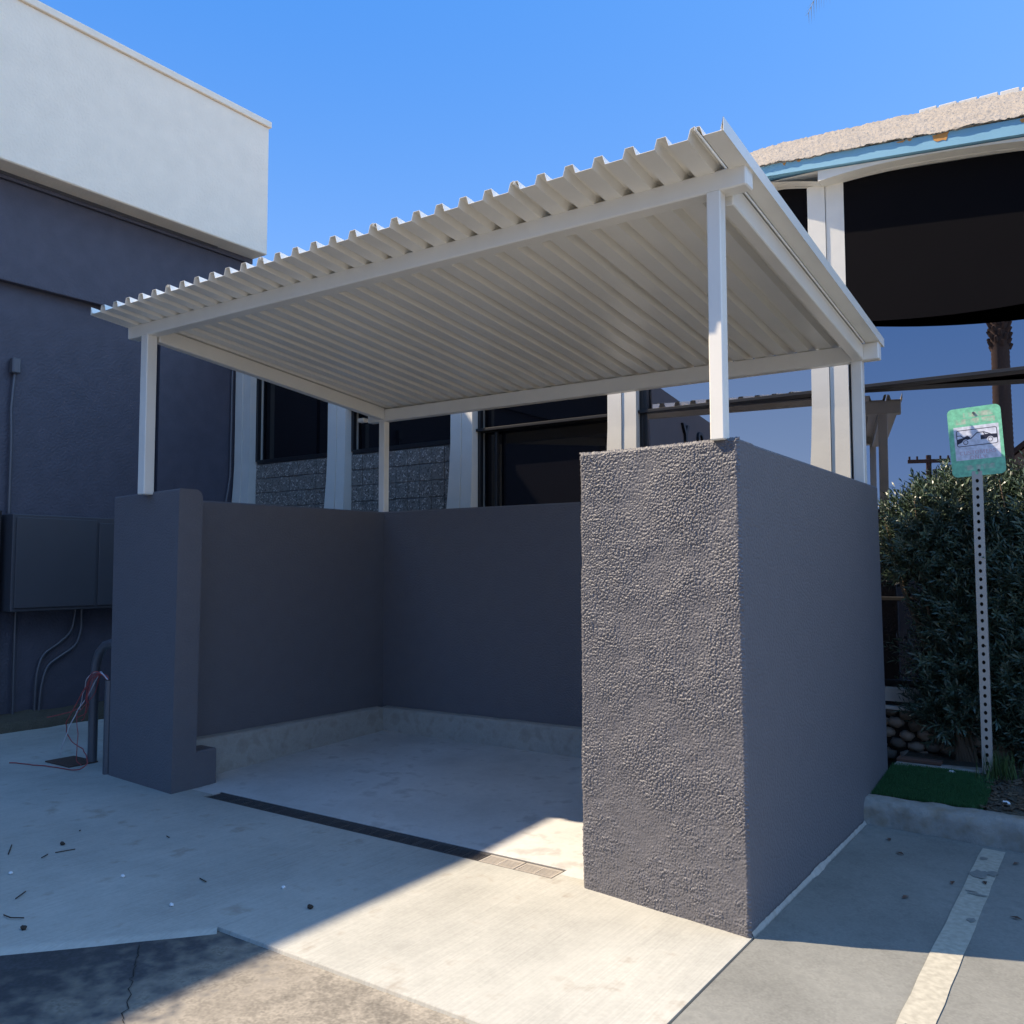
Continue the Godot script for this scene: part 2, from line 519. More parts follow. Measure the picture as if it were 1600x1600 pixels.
func make_ground():
	var mb := MB.new()
	mb.quad(Vector3(-300, -0.36, -300), Vector3(300, -0.36, -300), Vector3(300, -0.36, 300), Vector3(-300, -0.36, 300), Vector3.UP)
	tag(part("ground", mb, M.asphalt, self), "wide lot ground reaching to the horizon, lightened to bounce warm light", "ground", "", "structure")
	slab("apron", PackedVector2Array([Vector2(-1.332, -2.484), Vector2(-3.28, -2.484), Vector2(-9.6, 4.65), Vector2(-9.6, -7.3), Vector2(-5.95, -7.3), Vector2(-5.95, -3.875), Vector2(-5.20, -3.875), Vector2(-5.20, -3.80), Vector2(-2.40, -3.80), Vector2(-2.40, -3.875), Vector2(-1.332, -3.875)]), flat(0.0), 0.2, M.apron, Vector2(-9.6, -7.5), 5.0, "pale smooth concrete apron in front of the carport enclosure", "pavement")
	slab("floor", PackedVector2Array([Vector2(-5.95, -3.875), Vector2(-5.20, -3.875), Vector2(-5.20, -3.95), Vector2(-2.40, -3.95), Vector2(-2.40, -3.875), Vector2(-1.40, -3.875), Vector2(-1.40, -6.3), Vector2(-5.95, -6.3)]), func(p: Vector2) -> float: return maxf(0.0, (-3.95 - p.y) * 0.026), 0.2, M.floor, Vector2(-6, -7), 3.2, "grey concrete floor inside the dark walled enclosure", "floor")
	slab("pavement", PackedVector2Array([Vector2(-1.332, -2.490), Vector2(-3.283, -2.490), Vector2(-9.6, 4.64), Vector2(-9.6, 14), Vector2(-1.332, 14)]), flat(-0.014), 0.3, M.pavement, Vector2(-4.9, -3.1), 4.0, "old worn pavement with dark coating patches and painted shade in the front left corner", "pavement")
	slab("parking_surface", PackedVector2Array([Vector2(-1.320, 14), Vector2(-1.320, -5.75), Vector2(9, -5.75), Vector2(9, 14)]), park_y, 0.3, M.parking, Vector2(-1.5, -6.0), 3.4, "scuffed grey parking bay surface right of the tall pillar", "pavement")
	# an old crack across the dark pavement
	var ck := MB.new()
	var pl0 := []
	for i in 26:
		var t := i / 25.0
		var p := Vector3(lerpf(-3.41, -2.88, t) + rng.randf_range(-0.012, 0.012), -0.0105, lerpf(-2.20, -1.80, t) + rng.randf_range(-0.012, 0.012))
		var wv := Vector3(0.7, 0, -0.7) * rng.randf_range(0.001, 0.003)
		pl0.append([p - wv, p + wv])
	ck.grid(pl0, Vector3.UP)
	part("crack", ck, M.dark, get_node("pavement"))
	# narrow cement edging along the apron where it steps down
	mb = MB.new()
	var e0 := Vector2(-3.28, -2.484)
	var e1 := Vector2(-9.6, 4.65)
	var dn := (e1 - e0).orthogonal().normalized()
	if dn.y < 0:
		dn = -dn
	for s in [[e0, e1, dn], [Vector2(-1.332, -2.484), e0, Vector2(0, 1)]]:
		var d: Vector2 = s[2]
		var wd: float = 0.045 if s[2] == dn else 0.005
		var last := []
		var steps := 60
		for i in steps + 1:
			var p: Vector2 = (s[0] as Vector2).lerp(s[1], float(i) / steps)
			var jit := rng.randf_range(0.75, 1.2) * wd
			var row := [Vector3(p.x, 0.001, p.y), Vector3(p.x + d.x * jit * 0.4, -0.002, p.y + d.y * jit * 0.4), Vector3(p.x + d.x * jit, -0.0135, p.y + d.y * jit), Vector3(p.x + d.x * jit, -0.05, p.y + d.y * jit)]
			if last.size():
				for j in 3:
					mb.quad(last[j], row[j], row[j + 1], last[j + 1], Vector3(d.x * 0.3, 1, d.y * 0.3))
			last = row
	mb.planar_uv(-9.6, -7.5, 5.0)
	tag(part("apron_edging", mb, M.apron, self), "rough cement edging strip where the apron meets old pavement", "edging", "", "structure")
	# painted bay line
	mb = MB.new()
	var rows := []
	for i in 40:
		var z := lerpf(-5.60, 0.5, i / 39.0)
		var xl := -0.70 + rng.randf_range(-0.003, 0.003)
		var xr := -0.585 + rng.randf_range(-0.003, 0.003)
		rows.append([Vector3(xl, park_y(Vector2(xl, z)) + 0.004, z), Vector3(xr, park_y(Vector2(xr, z)) + 0.004, z)])
	mb.grid(rows, Vector3.UP)
	var pline = tag(part("parking_line", mb, M.paint, self), "worn cream painted line marking the edge of the parking bay", "line", "", "structure")
	# places where the paint has flaked off
	for q in [[-0.655, -5.12, 0.045, 0.07], [-0.60, -5.17, 0.028, 0.045], [-0.63, -4.80, 0.05, 0.012], [-0.66, -4.83, 0.03, 0.010], [-0.67, -5.40, 0.02, 0.03], [-0.61, -4.45, 0.018, 0.03], [-0.66, -3.30, 0.02, 0.03], [-0.61, -2.9, 0.025, 0.02]]:
		var fl := MB.new()
		var cy := park_y(Vector2(q[0], q[1])) + 0.007
		var ring := []
		for i in 12:
			var a := TAU * i / 12.0
			ring.append(Vector3(q[0] + cos(a) * q[2] * rng.randf_range(0.6, 1.25), cy, q[1] + sin(a) * q[3] * rng.randf_range(0.6, 1.25)))
		for i in 12:
			fl.tri(Vector3(q[0], cy, q[1]), ring[i], ring[(i + 1) % 12], Vector3.UP)
		fl.planar_uv(-1.5, -6.0, 3.4)
		part("worn_patch", fl, M.parking, pline)
	# kerb, planter soil
	var k := MB.new()
	var kw := noise(FastNoiseLite.TYPE_SIMPLEX, 6.0, 91, 3)
	var prof := [Vector2(-5.66, -0.12), Vector2(-5.672, 0.08), Vector2(-5.69, 0.125), Vector2(-5.72, 0.142), Vector2(-5.80, 0.146), Vector2(-5.845, 0.138), Vector2(-5.86, 0.05)]
	rows = []
	for i in 161:
		var x := lerpf(-1.345, 6.5, pow(i / 160.0, 1.6))
		var row := []
		for j in prof.size():
			var wz: float = kw.get_noise_2d(x * 0.7, j * 0.2) * 0.012
			var wy: float = kw.get_noise_2d(x * 0.9 + 40.0, j * 0.15) * 0.007
			row.append(Vector3(x, prof[j].y + wy - 0.006 * (x + 1.34), prof[j].x + wz))
		rows.append(row)
	k.grid(rows, Vector3(0, 1, 0.6))
	tag(part("kerb", k, M.kerb, self), "stained concrete kerb at the head of the parking bay", "kerb", "", "structure")
	mb = MB.new()
	rows = []
	var sn := noise(FastNoiseLite.TYPE_SIMPLEX, 5.0, 92, 4)
	for i in 30:
		var row := []
		for j in 100:
			var x := lerpf(-1.34, 6.5, j / 99.0)
			var z := lerpf(-5.84, -7.12, i / 29.0)
			row.append(Vector3(x, soil_y(z) - 0.002 + sn.get_noise_2d(x, z) * 0.02 * clampf(x + 1.2, 0.15, 1.0), z))
		rows.append(row)
	mb.grid(rows, Vector3.UP)
	tag(part("planter_soil", mb, M.dirt, self), "dark soil of the planting strip behind the kerb", "soil", "", "structure")
	# turf
	var bl := MB.new()
	for i in 3:
		var a := TAU * i / 3.0
		var o := Vector3(cos(a), 0, sin(a)) * 0.004
		bl.tri(o - o.cross(Vector3.UP) * 0.5, o + o.cross(Vector3.UP) * 0.5, o * 3.0 + Vector3(0, 0.024, 0), o + Vector3(0, 0.3, 0))
	var xf := []
	var cs := []
	for i in 22000:
		var x := rng.randf_range(-1.335, -0.72)
		var z := rng.randf_range(-5.85, -6.50)
		if x > -0.80 + 0.06 * sin(z * 9.0) + (z + 6.5) * 0.12 + rng.randfn(0, 0.025) and rng.randf() < 0.93:
			continue
		var b := Basis(Vector3.UP, rng.randf() * TAU).rotated(Vector3.RIGHT, rng.randf_range(-0.5, 0.5)).scaled(Vector3.ONE * rng.randf_range(0.8, 1.3))
		xf.append(Transform3D(b, Vector3(x, soil_y(z), z)))
		var g := rng.randf_range(0.6, 1.25)
		cs.append(Color(0.036 * g, 0.13 * g, 0.038 * g))
	tag(scatter("turf", bl.mesh(M.turf), xf, cs, self), "small dark green strip of short turf behind the kerb", "turf", "", "stuff")
	# mulch and dead leaves on the soil right of the turf
	bl = MB.new()
	bl.box(Vector3(-0.018, -0.002, -0.006), Vector3(0.018, 0.003, 0.006), 0.0)
	xf = []
	cs = []
	for i in 1400:
		var x := -0.74 + absf(rng.randfn(0, 0.9))
		var z := rng.randf_range(-5.88, -7.0)
		var g := rng.randf_range(0.5, 2.2)
		xf.append(Transform3D(Basis(Vector3.UP, rng.randf() * TAU).rotated(Vector3.RIGHT, rng.randfn(0, 0.35)).scaled(Vector3.ONE * rng.randf_range(0.4, 1.5)), Vector3(x, soil_y(z) + rng.randf_range(0.0, 0.014), z)))
		cs.append(Color(0.075 * g, 0.055 * g, 0.035 * g))
	tag(scatter("mulch", bl.mesh(M.turf), xf, cs, self), "brown mulch and dead leaves on the soil right of the turf", "mulch", "", "stuff")
	# weeds at the right of the sign post
	bl = MB.new()
	bl.tri(Vector3(-0.004, 0, 0), Vector3(0.004, 0, 0), Vector3(0.02, 0.17, 0.03), Vector3.BACK)
	xf = []
	cs = []
	for i in 160:
		var p := Vector3(-0.68 + rng.randfn(0, 0.05), 0.19, -6.52 + rng.randfn(0, 0.05))
		xf.append(Transform3D(Basis(Vector3.UP, rng.randf() * TAU).rotated(Vector3.RIGHT, rng.randfn(0, 0.25)).scaled(Vector3.ONE * rng.randf_range(0.5, 1.2)), p))
		var g := rng.randf_range(0.6, 1.3)
		cs.append(Color(0.06 * g, 0.11 * g, 0.03 * g))
	tag(scatter("weeds", bl.mesh(M.turf), xf, cs, self), "tuft of thin green weeds beside the foot of the sign post", "weeds", "", "stuff")
	var ps := MB.new()
	ps.box(Vector3(-1.335, 0.05, -6.46), Vector3(-0.80, 0.212, -6.57), 0.008, func(p: Vector3) -> Vector3:
		p.z -= (p.x + 1.335) * 0.20
		return p)
	tag(part("paving_strip", ps, M.kerb, self), "pale concrete strip between the turf and the shrubs", "edging", "", "structure")
	var pl := boxpart("wooden_plank", Vector3(-1.33, 0.213, -6.56), Vector3(-1.05, 0.238, -6.64), M.brown_wood, self, 0.004)
	tag(pl, "short reddish brown plank lying on the concrete strip behind the turf", "plank")
	for q in [[Vector3(-0.97, 0.20, -6.46), "white crumpled scrap on the edge of the concrete strip by the turf"], [Vector3(-0.62, 0.15, -6.02), "white scrap lying on the soil right of the turf"]]:
		var s := MB.new()
		blob(s, q[0], Vector3(0.028, 0.014, 0.018), 7, 0.3)
		tag(part("paper_scrap", s, M.scrap, self), q[1], "scrap")

func scatter(called: String, mesh: Mesh, xf: Array, cs: Array, parent: Node) -> MultiMeshInstance3D:
	var mm := MultiMesh.new()
	mm.transform_format = MultiMesh.TRANSFORM_3D
	mm.use_colors = true
	mm.mesh = mesh
	mm.instance_count = xf.size()
	for i in xf.size():
		mm.set_instance_transform(i, xf[i])
		mm.set_instance_color(i, cs[i])
	var o := MultiMeshInstance3D.new()
	o.name = numbered(called) if parent == self else called
	o.multimesh = mm
	parent.add_child(o, true)
	return o

# rough rounded lump
func blob(mb: MB, c: Vector3, r: Vector3, seed_: int, amount := 0.18, n := 7):
	var f := noise(FastNoiseLite.TYPE_SIMPLEX, 1.0, seed_)
	var rows := []
	for i in n + 1:
		var th := PI * i / n
		var row := []
		for j in n * 2 + 1:
			var ph := TAU * j / (n * 2.0)
			var d := Vector3(sin(th) * cos(ph), cos(th), sin(th) * sin(ph))
			var k := 1.0 + amount * f.get_noise_3dv(d * 1.6)
			row.append(c + d * r * k)
		rows.append(row)
	var k0 := mb.v.size()
	var i0 := mb.idx.size()
	mb.grid(rows, Vector3.UP)
	for i in range(i0, mb.idx.size(), 3):
		var pa := mb.v[mb.idx[i]]
		var pb := mb.v[mb.idx[i + 1]]
		var pc := mb.v[mb.idx[i + 2]]
		if (pc - pa).cross(pb - pa).dot(pa + pb + pc - c * 3.0) < 0.0:
			var sw := mb.idx[i]
			mb.idx[i] = mb.idx[i + 1]
			mb.idx[i + 1] = sw
	for i in range(k0, mb.v.size()):
		mb.n[i] = ((mb.v[i] - c) / (r * r)).normalized()

# ------------------------------------------------------------------ enclosure
func make_enclosure():
	var e := thing("trash_enclosure", "charcoal stucco walled enclosure open at the front under the white metal roof", "enclosure")
	# right wall with its broad front return
	var flare := func(p: Vector3) -> Vector3:
		var t := clampf((2.11 - p.y) / 2.11, 0.0, 1.0)
		if p.z > -3.95:
			if p.x > -1.5:
				p.x += 0.022 * t
			else:
				p.x -= 0.010 * t
		if p.z > -3.8:
			p.z += -0.005 - (0.078 + 0.015 * t if p.x < -1.8 else -0.022 * t)
		p.y -= 0.012 * clampf((-3.7 - p.z) / 2.6, 0.0, 1.0)
		return p
	var mb := MB.new()
	mb.box(Vector3(-2.196, -0.25, -3.69), Vector3(-1.359, 2.113, -3.90), 0.008, flare)
	var rp := part("front_pillar", mb, M.charcoal, e)
	# trowelled face of the pillar: real lumps of stucco that the sun grazes
	var worm := noise(FastNoiseLite.TYPE_CELLULAR, 98.0, 7)
	worm.cellular_jitter = 1.1
	worm.cellular_return_type = FastNoiseLite.RETURN_DISTANCE
	worm.domain_warp_enabled = true
	worm.domain_warp_amplitude = 0.0035
	worm.domain_warp_frequency = 40.0
	var sm := noise(FastNoiseLite.TYPE_SIMPLEX, 90.0, 8, 2)
	var patch := noise(FastNoiseLite.TYPE_SIMPLEX_SMOOTH, 3.0, 9, 3)
	var swirl := noise(FastNoiseLite.TYPE_SIMPLEX_SMOOTH, 1.6, 10, 2)
	var rows := []
	var nx := 350
	var ny := 880
	for i in ny + 1:
		var y := lerpf(-0.05, 2.117, float(i) / ny)
		var t := clampf((2.11 - y) / 2.11, 0.0, 1.0)
		var x0 := -2.196 - 0.010 * t - 0.004
		var x1 := -1.359 + 0.022 * t + 0.004
		var row := []
		for j in nx + 1:
			var s := float(j) / nx
			var x := lerpf(x0, x1, s)
			var a := swirl.get_noise_2d(x, y) * 2.2
			var u := Vector2(x + 0.012 * a, y * 0.92)
			var w := 1.0 - clampf(worm.get_noise_2d(u.x, u.y) + 1.0, 0.0, 1.3)
			var pt := patch.get_noise_2d(x, y)
			var amp := clampf(0.9 + pt * 0.6, 0.5, 1.25)
			if y < 0.45:
				amp *= clampf(0.45 + 0.55 * absf(patch.get_noise_2d(x * 2.0 + 5.0, y * 4.0)) * 2.0, 0.3, 1.0)
			var d := 0.0060 * amp * w + 0.0020 * amp * sm.get_noise_2d(x, y) + 0.004 * pt
			var edge := minf(s, 1.0 - s) * 0.82
			var top := 2.117 - y
			var q := clampf(1.0 - minf(edge, top) / 0.016, 0.0, 1.0)
			var zz := -3.695 - lerpf(0.078 + 0.015 * t, -0.022 * t, s) + 0.007 + d - 0.014 * q * q
			row.append(Vector3(x + (d * 0.5 * signf(s - 0.5) if edge < 0.004 else 0.0), y + (d * 0.7 if top < 0.004 else 0.0), zz))
		rows.append(row)
	mb = MB.new()
	mb.grid(rows, Vector3.BACK)
	part("stucco_face", mb, M.charcoal_skin, rp)
	mb = MB.new()
	mb.box(Vector3(-1.56, -0.25, -3.86), Vector3(-1.361, 2.111, -6.37), 0.012, func(p: Vector3) -> Vector3:
		var t := clampf((2.11 - p.y) / 2.11, 0.0, 1.0)
		if p.x > -1.45: p.x += 0.021 * t
		p.y -= 0.012 * clampf((-3.7 - p.z) / 2.6, 0.0, 1.0)
		return p)
	part("right_wall", mb, M.charcoal, e)
	mb = MB.new()
	mb.box(Vector3(-5.955, -0.25, -6.155), Vector3(-1.565, 2.082, -6.36), 0.012)
	part("rear_wall", mb, M.charcoal, e)
	mb = MB.new()
	mb.box(Vector3(-5.958, -0.25, -3.87), Vector3(-5.75, 2.066, -6.22), 0.012, func(p: Vector3) -> Vector3:
		p.y += 0.014 * clampf((-3.9 - p.z) / 2.25, 0.0, 1.0)
		return p)
	part("left_wall", mb, M.charcoal, e)
	# left pillar with rounded top
	var poly := PackedVector2Array()
	for p in [Vector2(-3.712, -0.25), Vector2(-3.905, -0.25)]:
		poly.append(p)
	for k in 9:
		var a := PI * 0.5 * k / 8.0
		poly.append(Vector2(-3.845 - 0.06 * cos(a), 2.042 + 0.07 * sin(a)))
	for k in 5:
		var a := PI * 0.5 * (1.0 - k / 4.0)
		poly.append(Vector2(-3.727 + 0.015 * cos(a), 2.097 + 0.015 * sin(a)))
	mb = MB.new()
	var pr := MB.new()
	pr.prism(poly, 0.0, 0.92)
	for i in pr.v.size():
		var p := pr.v[i]
		var t := clampf((2.11 - p.y) / 2.11, 0.0, 1.0)
		var x := -6.33 + p.z
		x += 0.0 if p.z > 0.5 else 0.012 * t
		x -= 0.028 * t if p.z > 0.5 else 0.0
		pr.v[i] = Vector3(x, p.y - 0.012 * (1.0 - p.z / 0.92), p.x - 0.07 * (1.0 - p.z / 0.92))
		var nn := pr.n[i]
		pr.n[i] = Vector3(nn.z, nn.y, nn.x)
	# the turn mirrors the shape, so its triangles are wound the other way
	for i in range(0, pr.idx.size(), 3):
		var s := pr.idx[i]
		pr.idx[i] = pr.idx[i + 1]
		pr.idx[i + 1] = s
	part("side_pillar", pr, M.charcoal, e)
	mb = MB.new()
	mb.box(Vector3(-5.62, -0.2, -3.89), Vector3(-5.434, 0.255, -4.085), 0.012)
	part("pillar_toe", mb, M.charcoal, e)
	# low concrete kerb inside
	var kerbn := noise(FastNoiseLite.TYPE_SIMPLEX, 3.0, 33, 3)
	mb = MB.new()
	var r1 := []
	for i in 60:
		var z := lerpf(-3.92, -6.08, i / 59.0)
		var b := kerbn.get_noise_2d(z, 0.0) * 0.0025
		var y := lerpf(0.285, 0.262, i / 59.0) + b
		r1.append([Vector3(-5.645 + b, -0.05, z), Vector3(-5.668 + b, y - 0.012, z), Vector3(-5.682, y, z), Vector3(-5.76, y + 0.004, z)])
	for cut in [[0, 2], [1, 3], [2, 4]]:
		mb.grid(r1.map(func(w): return w.slice(cut[0], cut[1])), Vector3(1, 1, 0))
	part("left_kerb", mb, M.inner_kerb, e)
	mb = MB.new()
	r1 = []
	for i in 100:
		var x := lerpf(-5.69, -1.5, i / 99.0)
		var b := kerbn.get_noise_2d(x, 7.0) * 0.0025
		var y := lerpf(0.262, 0.285, i / 99.0) + b
		r1.append([Vector3(x, -0.05, -6.055 + b), Vector3(x, y - 0.012, -6.072 + b), Vector3(x, y, -6.085), Vector3(x, y + 0.004, -6.165)])
	for cut in [[0, 2], [1, 3], [2, 4]]:
		mb.grid(r1.map(func(w): return w.slice(cut[0], cut[1])), Vector3(0, 1, 1))
	part("rear_kerb", mb, M.inner_kerb, e)
	# ragged cement fillet where the right wall meets the parking bay
	mb = MB.new()
	var last := []
	for i in 90:
		var z := lerpf(-3.69, -5.66, i / 89.0)
		var w := rng.randf_range(0.006, 0.013) + (0.012 * sin(PI * (i - 38) / 12.0) if i > 38 and i < 50 else 0.0)
		var row := [Vector3(-1.337, 0.012 + w * 0.8, z), Vector3(-1.337 + w, 0.0035, z), Vector3(-1.330 + w, -0.03, z)]
		if last.size():
			mb.quad(last[0], row[0], row[1], last[1], Vector3(1, 1, 0))
			mb.quad(last[1], row[1], row[2], last[2], Vector3(1, 0.4, 0))
		last = row
	part("cement_fillet", mb, M.inner_kerb, e)
	# trench drain
	var d := thing("trench_drain", "long narrow iron grate drain across the opening of the enclosure", "drain", Vector3(-5.19, 0, -3.875))
	boxpart("channel", Vector3(-0.01, -0.16, -0.075), Vector3(2.79, -0.06, 0.075), M.dark, d, 0.0)
	boxpart("edge_rail", Vector3(-0.008, -0.06, 0.062), Vector3(2.788, -0.002, 0.0745), M.iron, d, 0.002)
	boxpart("edge_rail", Vector3(-0.008, -0.06, -0.0745), Vector3(2.788, -0.002, -0.062), M.iron, d, 0.002)
	var gm := MB.new()
	var gl := 2.78 / 12.0
	gm.box(Vector3(0.002, -0.03, 0.05), Vector3(gl - 0.003, -0.004, 0.061), 0.002)
	gm.box(Vector3(0.002, -0.03, -0.061), Vector3(gl - 0.003, -0.004, -0.05), 0.002)
	for x in [0.002, gl * 0.5 - 0.008, gl - 0.019]:
		gm.box(Vector3(x, -0.029, -0.0499), Vector3(x + 0.016, -0.0045, 0.0499), 0.002)
	for i in 6:
		var z := -0.040 + i * 0.016
		for h in 2:
			gm.box(Vector3(0.0181 + h * (gl * 0.5 - 0.010), -0.028, z - 0.0042), Vector3(gl * 0.5 - 0.0081 + h * (gl * 0.5 - 0.011), -0.005, z + 0.0042), 0.0)
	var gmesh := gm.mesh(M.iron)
	var pale := gm.mesh(M.sunlit_iron)
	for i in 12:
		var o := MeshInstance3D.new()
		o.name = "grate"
		o.mesh = pale if i >= 10 else gmesh  # last grates carry the sunlight in their colour, the others the shade
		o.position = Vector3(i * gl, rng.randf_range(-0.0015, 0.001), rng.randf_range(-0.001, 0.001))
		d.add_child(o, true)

# ------------------------------------------------------------------ patio cover
func make_cover():
	var c := thing("patio_cover", "white ribbed metal roof on four slim white posts above the dark enclosure", "roof cover")
	var W: StandardMaterial3D = M.white_metal
	var pan := func(z: float) -> float: return 3.347 + 0.1016 * (z + 3.377)
	var lift := func(x: float) -> float: return 0.0055 * (-1.3 - x)
	# posts
	var ps := 0.066
	for q in [[-1.477, -3.667, 2.11, 3.232, 0.066], [-5.852, -3.667, 2.085, 3.255, 0.082], [-1.470, -6.172, 2.09, 2.945, 0.072], [-5.842, -6.172, 2.078, 2.955, 0.072]]:
		ps = q[4]
		boxpart("post", Vector3(q[0], q[2], q[1] - ps), Vector3(q[0] + ps, q[3], q[1]), W, c, 0.005)
	# beams
	var mb := MB.new()
	mb.box(Vector3(-6.03, 3.228, -3.670), Vector3(-1.292, 3.322, -3.762), 0.006, func(p: Vector3) -> Vector3:
		p.y += lift.call(p.x)
		return p)
	part("front_beam", mb, W, c)
	mb = MB.new()
	mb.box(Vector3(-5.99, 2.943, -6.170), Vector3(-1.288, 3.058, -6.25), 0.006, func(p: Vector3) -> Vector3:
		p.y += lift.call(p.x) * 0.5
		return p)
	part("rear_beam", mb, W, c)
	for x in [-1.455, -5.835]:
		mb = MB.new()
		mb.box(Vector3(x, 0.0, -3.763), Vector3(x + 0.07, 0.11, -6.169), 0.005, func(p: Vector3) -> Vector3:
			p.y += pan.call(p.z) - 0.118 + lift.call(p.x)
			return p)
		part("side_beam", mb, W, c)
	# roof panels: ribbed profile extruded down the slope
	var z0 := -3.377
	var z1 := -6.305
	var sp := 0.1539
	var xj := [-1.403, -1.403 - 6 * sp, -1.403 - 12 * sp, -1.403 - 18 * sp, -1.403 - 24 * sp]
	var bounds := [[-1.283, xj[0] + 0.001, 0], [xj[0] - 0.001, xj[1] + 0.001, 5], [xj[1] - 0.001, xj[2] + 0.001, 5], [xj[2] - 0.001, xj[3] + 0.001, 5], [xj[3] - 0.001, xj[4] + 0.001, 5], [xj[4] - 0.001, -6.018, 5]]
	var rb := 0.034
	var rt := 0.021
	var rh := 0.043
	for bi in bounds.size():
		var b: Array = bounds[bi]
		var line := []
		# start (right) end: half of a joint rib or the outer hem
		if bi == 0:
			line.append(Vector2(b[0], 0.0))
		else:
			line.append(Vector2(b[0] - 0.003, rh - 0.012))
			line.append(Vector2(b[0], rh + 0.006))
			line.append(Vector2(b[0] - rt, rh))
			line.append(Vector2(b[0] - rb, 0.0))
		for r in b[2]:
			var xr: float = b[0] - sp * (r + 1)
			line.append(Vector2(xr + rb, 0.0))
			line.append(Vector2(xr + rt, rh))
			line.append(Vector2(xr - rt, rh))
			line.append(Vector2(xr - rb, 0.0))
		if bi == bounds.size() - 1:
			line.append(Vector2(b[1], 0.0))
		else:
			line.append(Vector2(b[1] + rb, 0.0))
			line.append(Vector2(b[1] + rt, rh))
			line.append(Vector2(b[1] + 0.003, rh + 0.002))
			line.append(Vector2(b[1] + 0.006, rh - 0.010))
		part("roof_panel", sheet(line, 0.0022, z0, z1, pan, lift), W, c)
	# hems at both sides
	part("side_fascia", sheet([Vector2(-1.295, 0.004), Vector2(-1.2795, -0.004), Vector2(-1.2795, 0.056), Vector2(-1.292, 0.010)], 0.002, z0 - 0.001, z1 - 0.006, pan, lift), W, c)
	part("side_fascia", sheet([Vector2(-6.008, 0.004), Vector2(-6.022, -0.004), Vector2(-6.022, 0.052), Vector2(-6.011, 0.010)], 0.002, z0 - 0.001, z1 - 0.006, pan, lift), W, c)
	# little white fitting under the rear corner
	boxpart("corner_bracket", Vector3(-5.99, 2.945, -6.03), Vector3(-5.905, 2.985, -6.10), W, c, 0.01)

func sheet(line: Array, th: float, z0: float, z1: float, pan: Callable, lift: Callable) -> MB:
	var mb := MB.new()
	var off := []
	for i in line.size():
		var a: Vector2 = line[maxi(i - 1, 0)]
		var b: Vector2 = line[mini(i + 1, line.size() - 1)]
		var t := (b - a).normalized()
		off.append((line[i] as Vector2) + Vector2(t.y, -t.x) * -th)
	var P := func(p: Vector2, z: float) -> Vector3: return Vector3(p.x, p.y + pan.call(z) + lift.call(p.x), z)
	for i in line.size() - 1:
		var a: Vector2 = line[i]
		var b: Vector2 = line[i + 1]
		var a2: Vector2 = off[i]
		var b2: Vector2 = off[i + 1]
		var nn := (a2 + b2) - (a + b)
		var h := Vector3(nn.x, nn.y, 0)
		mb.quad(P.call(a, z0), P.call(b, z0), P.call(b, z1), P.call(a, z1), -h)
		mb.quad(P.call(a2, z0), P.call(b2, z0), P.call(b2, z1), P.call(a2, z1), h)
		mb.quad(P.call(a, z0), P.call(b, z0), P.call(b2, z0), P.call(a2, z0), Vector3.BACK)
		mb.quad(P.call(a, z1), P.call(b, z1), P.call(b2, z1), P.call(a2, z1), Vector3.FORWARD)
	return mb

